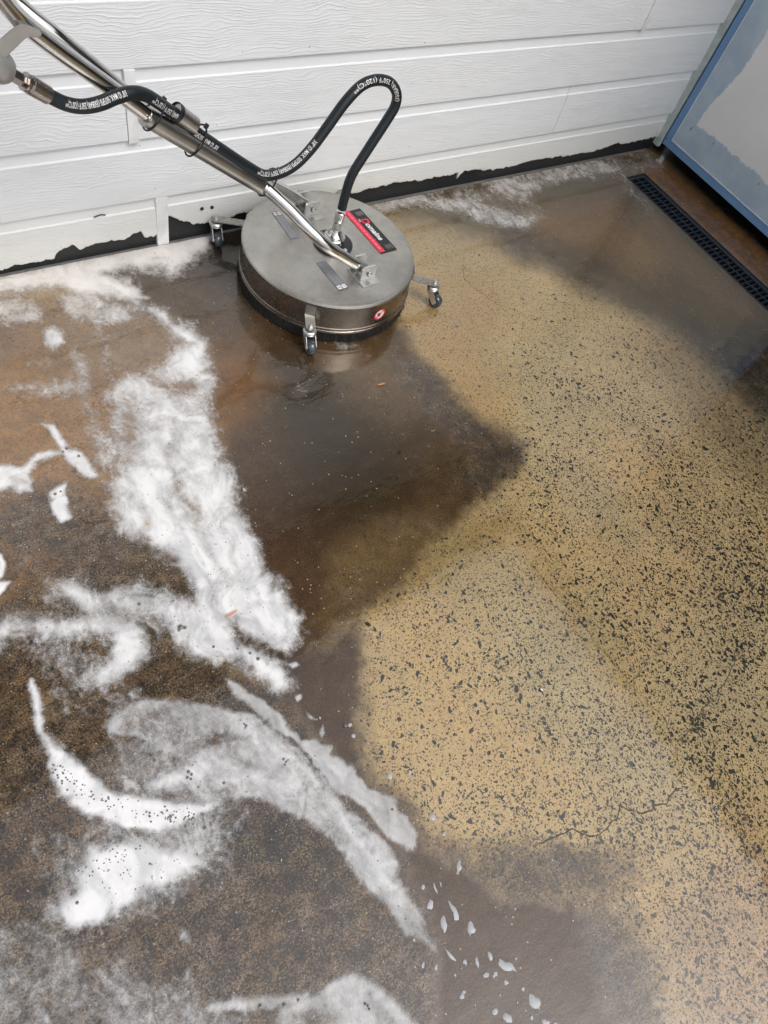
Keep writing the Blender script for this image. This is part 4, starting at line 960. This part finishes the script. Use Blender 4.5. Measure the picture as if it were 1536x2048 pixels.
# foam flecks: each a thing
M_FLECK = simple('foam_fleck', (.42, .43, .44), .5, bump=.0006, bscale=220, var=.06)
flecks = [(780,1552,5,8,.1),(865,1634,7,8,0),(888,1668,4,5,0),(918,1735,6,16,-.1),(870,1776,3,12,.3),(881,1768,2,6,.4),(860,1808,6,16,-.15),(907,1822,7,22,.35),(887,1849,7,20,.15),(942,1858,8,18,-.1),(846,1774,4,7,0),(899,1908,4,22,.7),(930,1924,4,8,0),(954,1924,4,13,.2),(980,1912,5,12,.3),(1014,1932,10,26,1.05),(972,1950,6,8,.2),(990,1949,5,9,-.2),(1012,1965,5,7,0),(1046,1978,4,6,0),(924,1992,6,8,.5),(928,1984,4,5,0),(1070,2003,10,26,.5),(990,2023,7,9,.2),(1015,2036,9,14,.35),(1063,2035,4,6,0),(1090,2045,10,8,0),(846,1930,4,8,0),(872,1935,4,7,0),(828,1880,3,5,0),(700,1450,5,5,0),(707,1472,5,5,0),(640,1436,3,3,0),(820,1545,4,6,0),(1110,2048,5,5,0),(880,1640,3,4,0),(910,1950,3,4,0),(1000,1990,2,3,0),(950,2010,2,3,0),(1035,2005,2,3,0)]
for i, (u, v, a, b, rot) in enumerate(flecks):
    a *= .85; b *= .82
    r_ = random.Random(i+50); K = 18; lobes = [r_.uniform(-.25,.25) for _ in range(4)]
    pts = []
    for k in range(K):
        th = 2*math.pi*k/K; rr = 1+lobes[0]*math.cos(2*th+i)+lobes[1]*math.cos(3*th)+lobes[2]*math.sin(th*5)*.5
        px, py = a*rr*math.cos(th), b*rr*math.sin(th)
        if b > 12: px *= 1-.45*max(0, -math.sin(th)); px += a*.35*math.sin(th*2.3+i)          # drop tapering to a tail
        pts.append((u+px*math.cos(rot)+(-1)*py*math.sin(-rot)*-1, v+py*math.cos(rot)-px*math.sin(rot)*-1) if False else (u+px*math.cos(rot)-py*math.sin(-rot)*1.0, v+px*math.sin(-rot)+py*math.cos(rot)))
    W = at(pts); cw = W.mean(0)
    bm = bmesh.new(); z0 = float((fbm(np.array([cw[0]*4]), np.array([cw[1]*4]), 81, 3)[0]-.5)*.0016)+.0004
    o_ = [bm.verts.new((q[0]-cw[0], q[1]-cw[1], 0)) for q in W]; m_ = [bm.verts.new(((q[0]-cw[0])*.82, (q[1]-cw[1])*.82, .0009)) for q in W]; c_ = bm.verts.new((0, 0, .0013))
    for k in range(K):
        bm.faces.new((o_[k], o_[(k+1)%K], m_[(k+1)%K], m_[k])); bm.faces.new((m_[k], m_[(k+1)%K], c_))
    bmesh.ops.recalc_face_normals(bm, faces=bm.faces)
    o = obj('foam_fleck', bm, M_FLECK, None, True); o.location = (cw[0], cw[1], z0)
    tag(o, {(1070,2003): 'largest foam fleck near the bottom edge, a triangular blob tapering to a tail', (1014,1932): 'long slanting foam fleck with a fat head beyond the tip of the foam sheet', (942,1858): 'plump pear shaped foam fleck right of the tip of the foam sheet', (918,1735): 'upright oval foam fleck on the mottled floor above the other flecks', (865,1634): 'round foam fleck at the edge of the clean speckled slab, uppermost of the larger ones', (899,1908): 'thin curved foam fleck just right of the forked tip of the foam sheet', (846,1774): 'small foam fleck close beside the diagonal foam sheet, above its tip'}.get((u,v), 'loose pale grey foam fleck drifting on the silty water at the bottom centre'), 'foam fleck', 'foam flecks beyond the tip of the diagonal foam sheet')

# bubbles: dark domes with pale rims, one mesh
t = NT('soap_bubble'); lw = t.node('ShaderNodeLayerWeight', {'Blend': .35})
M_BUB = t.out(Base_Color=t.mix(lw.outputs['Facing'], (.05,.045,.04), (.75,.75,.75)), Roughness=.04, Coat_Weight=1.0, Coat_Roughness=.02)
bub = [(361,1256,6),(370,1257,4),(358,1262,3),(282,1153,4),(279,1210,4),(427,1295,3),(500,1308,3),(516,1319,4),(377,1545,3.5),(383,1550,3),(375,1556,3),(382,1559,2.6),(288,1485,4),(310,1522,3),(448,1567,3),(475,1299,2.4),(492,1453,3),(488,1449,2.2),(567,1519,2.6),(572,1525,2.2),(570,1530,2.4),(576,1521,2),(490,1457,2),(134,899,3.5),(127,905,2.2),(158,914,2.8),(150,940,3),(160,955,2.2),(111,990,3),(122,985,2),(690,1452,3.2),(755,1519,3),(733,1928,0),(300,1728,2.4),(155,1806,3),(272,1636,2.4),(410,1657,3),(520,2012,3),(568,2010,3),(596,2000,2.4),(730,2008,2.2),(735,2012,2),(738,2018,2),(784,1620,2.4),(786,1588,2),(200,1640,0)]
for k in range(150):
    a = rnd.random(); cxy = catmull([(115,1535),(160,1575),(230,1618),(330,1634),(400,1635)], 20); q = cxy[int(a*(len(cxy)-1))]; bub.append((q[0]+rnd.gauss(0,14), q[1]+rnd.gauss(0,9), rnd.uniform(.8,2.2)))
for k in range(90): bub.append((rnd.gauss(240,55), rnd.gauss(1735,30), rnd.uniform(.7,1.8)))
for k in range(60): bub.append((rnd.uniform(240,560), rnd.uniform(800,1330), rnd.uniform(.6,1.3)) if False else (rnd.gauss(430,50), rnd.gauss(1180,60), rnd.uniform(.6,1.2)))
bm = bmesh.new()
for u, v, r in bub:
    if r <= 0: continue
    w = at((u, v)); s = np.linalg.norm(w-CAM); rr = r*s/FPX
    lathe(bm, [(rr,0),(rr*.92,rr*.4),(rr*.6,rr*.75),(0,rr*.9)], (w[0], w[1], .0035+.001), seg=10, close=False)
o = obj('foam_bubbles', bm, M_BUB, None, True); tag(o, 'small soap bubbles sitting in the foam at lower left', 'bubbles', kind='stuff')

# pale grit washed over the slab and onto the grate
bm = bmesh.new(); r_ = random.Random(77)
spots = [(1415,556),(1436,562),(1458,556),(1462,560),(1474,560),(1484,570),(1448,572),(1498,586),(1308,394),(1364,443),(1396,446),(1476,550),(1510,546)]
for k in range(70): spots.append((r_.uniform(600, 1500), r_.uniform(700, 1950)))
for k in range(70): spots.append((r_.uniform(20, 900), r_.uniform(1100, 2000)))
for u, v in spots:
    w = at((u, v)); rr = r_.uniform(.0005, .0012)
    q = bmesh.ops.create_icosphere(bm, subdivisions=1, radius=rr)
    for vv_ in q['verts']: vv_.co = Vector((vv_.co.x*r_.uniform(.9,1.3)+w[0], vv_.co.y+w[1], vv_.co.z*.6+.0012))
o = obj('pale_grit', bm, simple('pale_grit', (.62,.58,.50), .5)); tag(o, 'pale sand grains washed over the wet slab and the drain grate', 'grit', kind='stuff')

# ================================================================== LEAVES and debris
def leaf(px, L, W, ang, col, label, z=.006, curl=.003):
    w = at(px); bm = bmesh.new(); rows = []; n = 8
    for k in range(n+1):
        s = k/n; x = (s-.5)*L; hw = W*math.sin(math.pi*min(1, s*.96+.02))**.8+.0002; zz = curl*(4*(s-.5)**2)
        rows.append([bm.verts.new((x, -hw, zz+.0008)), bm.verts.new((x, 0, zz)), bm.verts.new((x, hw, zz+.0008))])
    for a, b in zip(rows, rows[1:]):
        for j in (0, 1): bm.faces.new((a[j], b[j], b[j+1], a[j+1]))
    o = obj('leaf', bm, simple('leaf_'+str(int(px[0])), col, .45), None, True); o.location = (w[0], w[1], z); o.rotation_euler = (0, 0, ang); tag(o, label, 'leaf')
def ang_px(p, q): a, b = at(p), at(q); return math.atan2(b[1]-a[1], b[0]-a[0])
leaf((762,770), .028, .0028, ang_px((751,772),(772,766)), (.55,.24,.10), 'small orange leaf on the muddy pool in front of the cleaner', .0025)
leaf((462,1231), .034, .0030, ang_px((447,1241),(478,1222)), (.62,.30,.18), 'thin orange brown leaf sliver lying on the white foam', .008)
leaf((489,982), .014, .0022, ang_px((485,978),(493,987)), (.55,.50,.38), 'tiny pale seed husk beside the foam river', .0025)
leaf((800,903), .016, .0040, ang_px((794,908),(807,898)), (.02,.022,.015), 'small dark leaf on the muddy pool, the larger one', .0025)
leaf((795,955), .010, .0022, ang_px((790,957),(800,953)), (.025,.022,.015), 'small dark leaf bit just below the larger dark leaf', .0025, .001)
leaf((297,1050), .012, .0030, ang_px((297,1045),(297,1056)), (.62,.42,.20), 'tiny tan leaf bit on the lower foam lobe', .008)
leaf((1083,1381), .010, .0022, ang_px((1080,1378),(1086,1384)), (.75,.75,.72), 'tiny white chip on the clean speckled slab', .0025, .001)
bpy.context.view_layer.update()
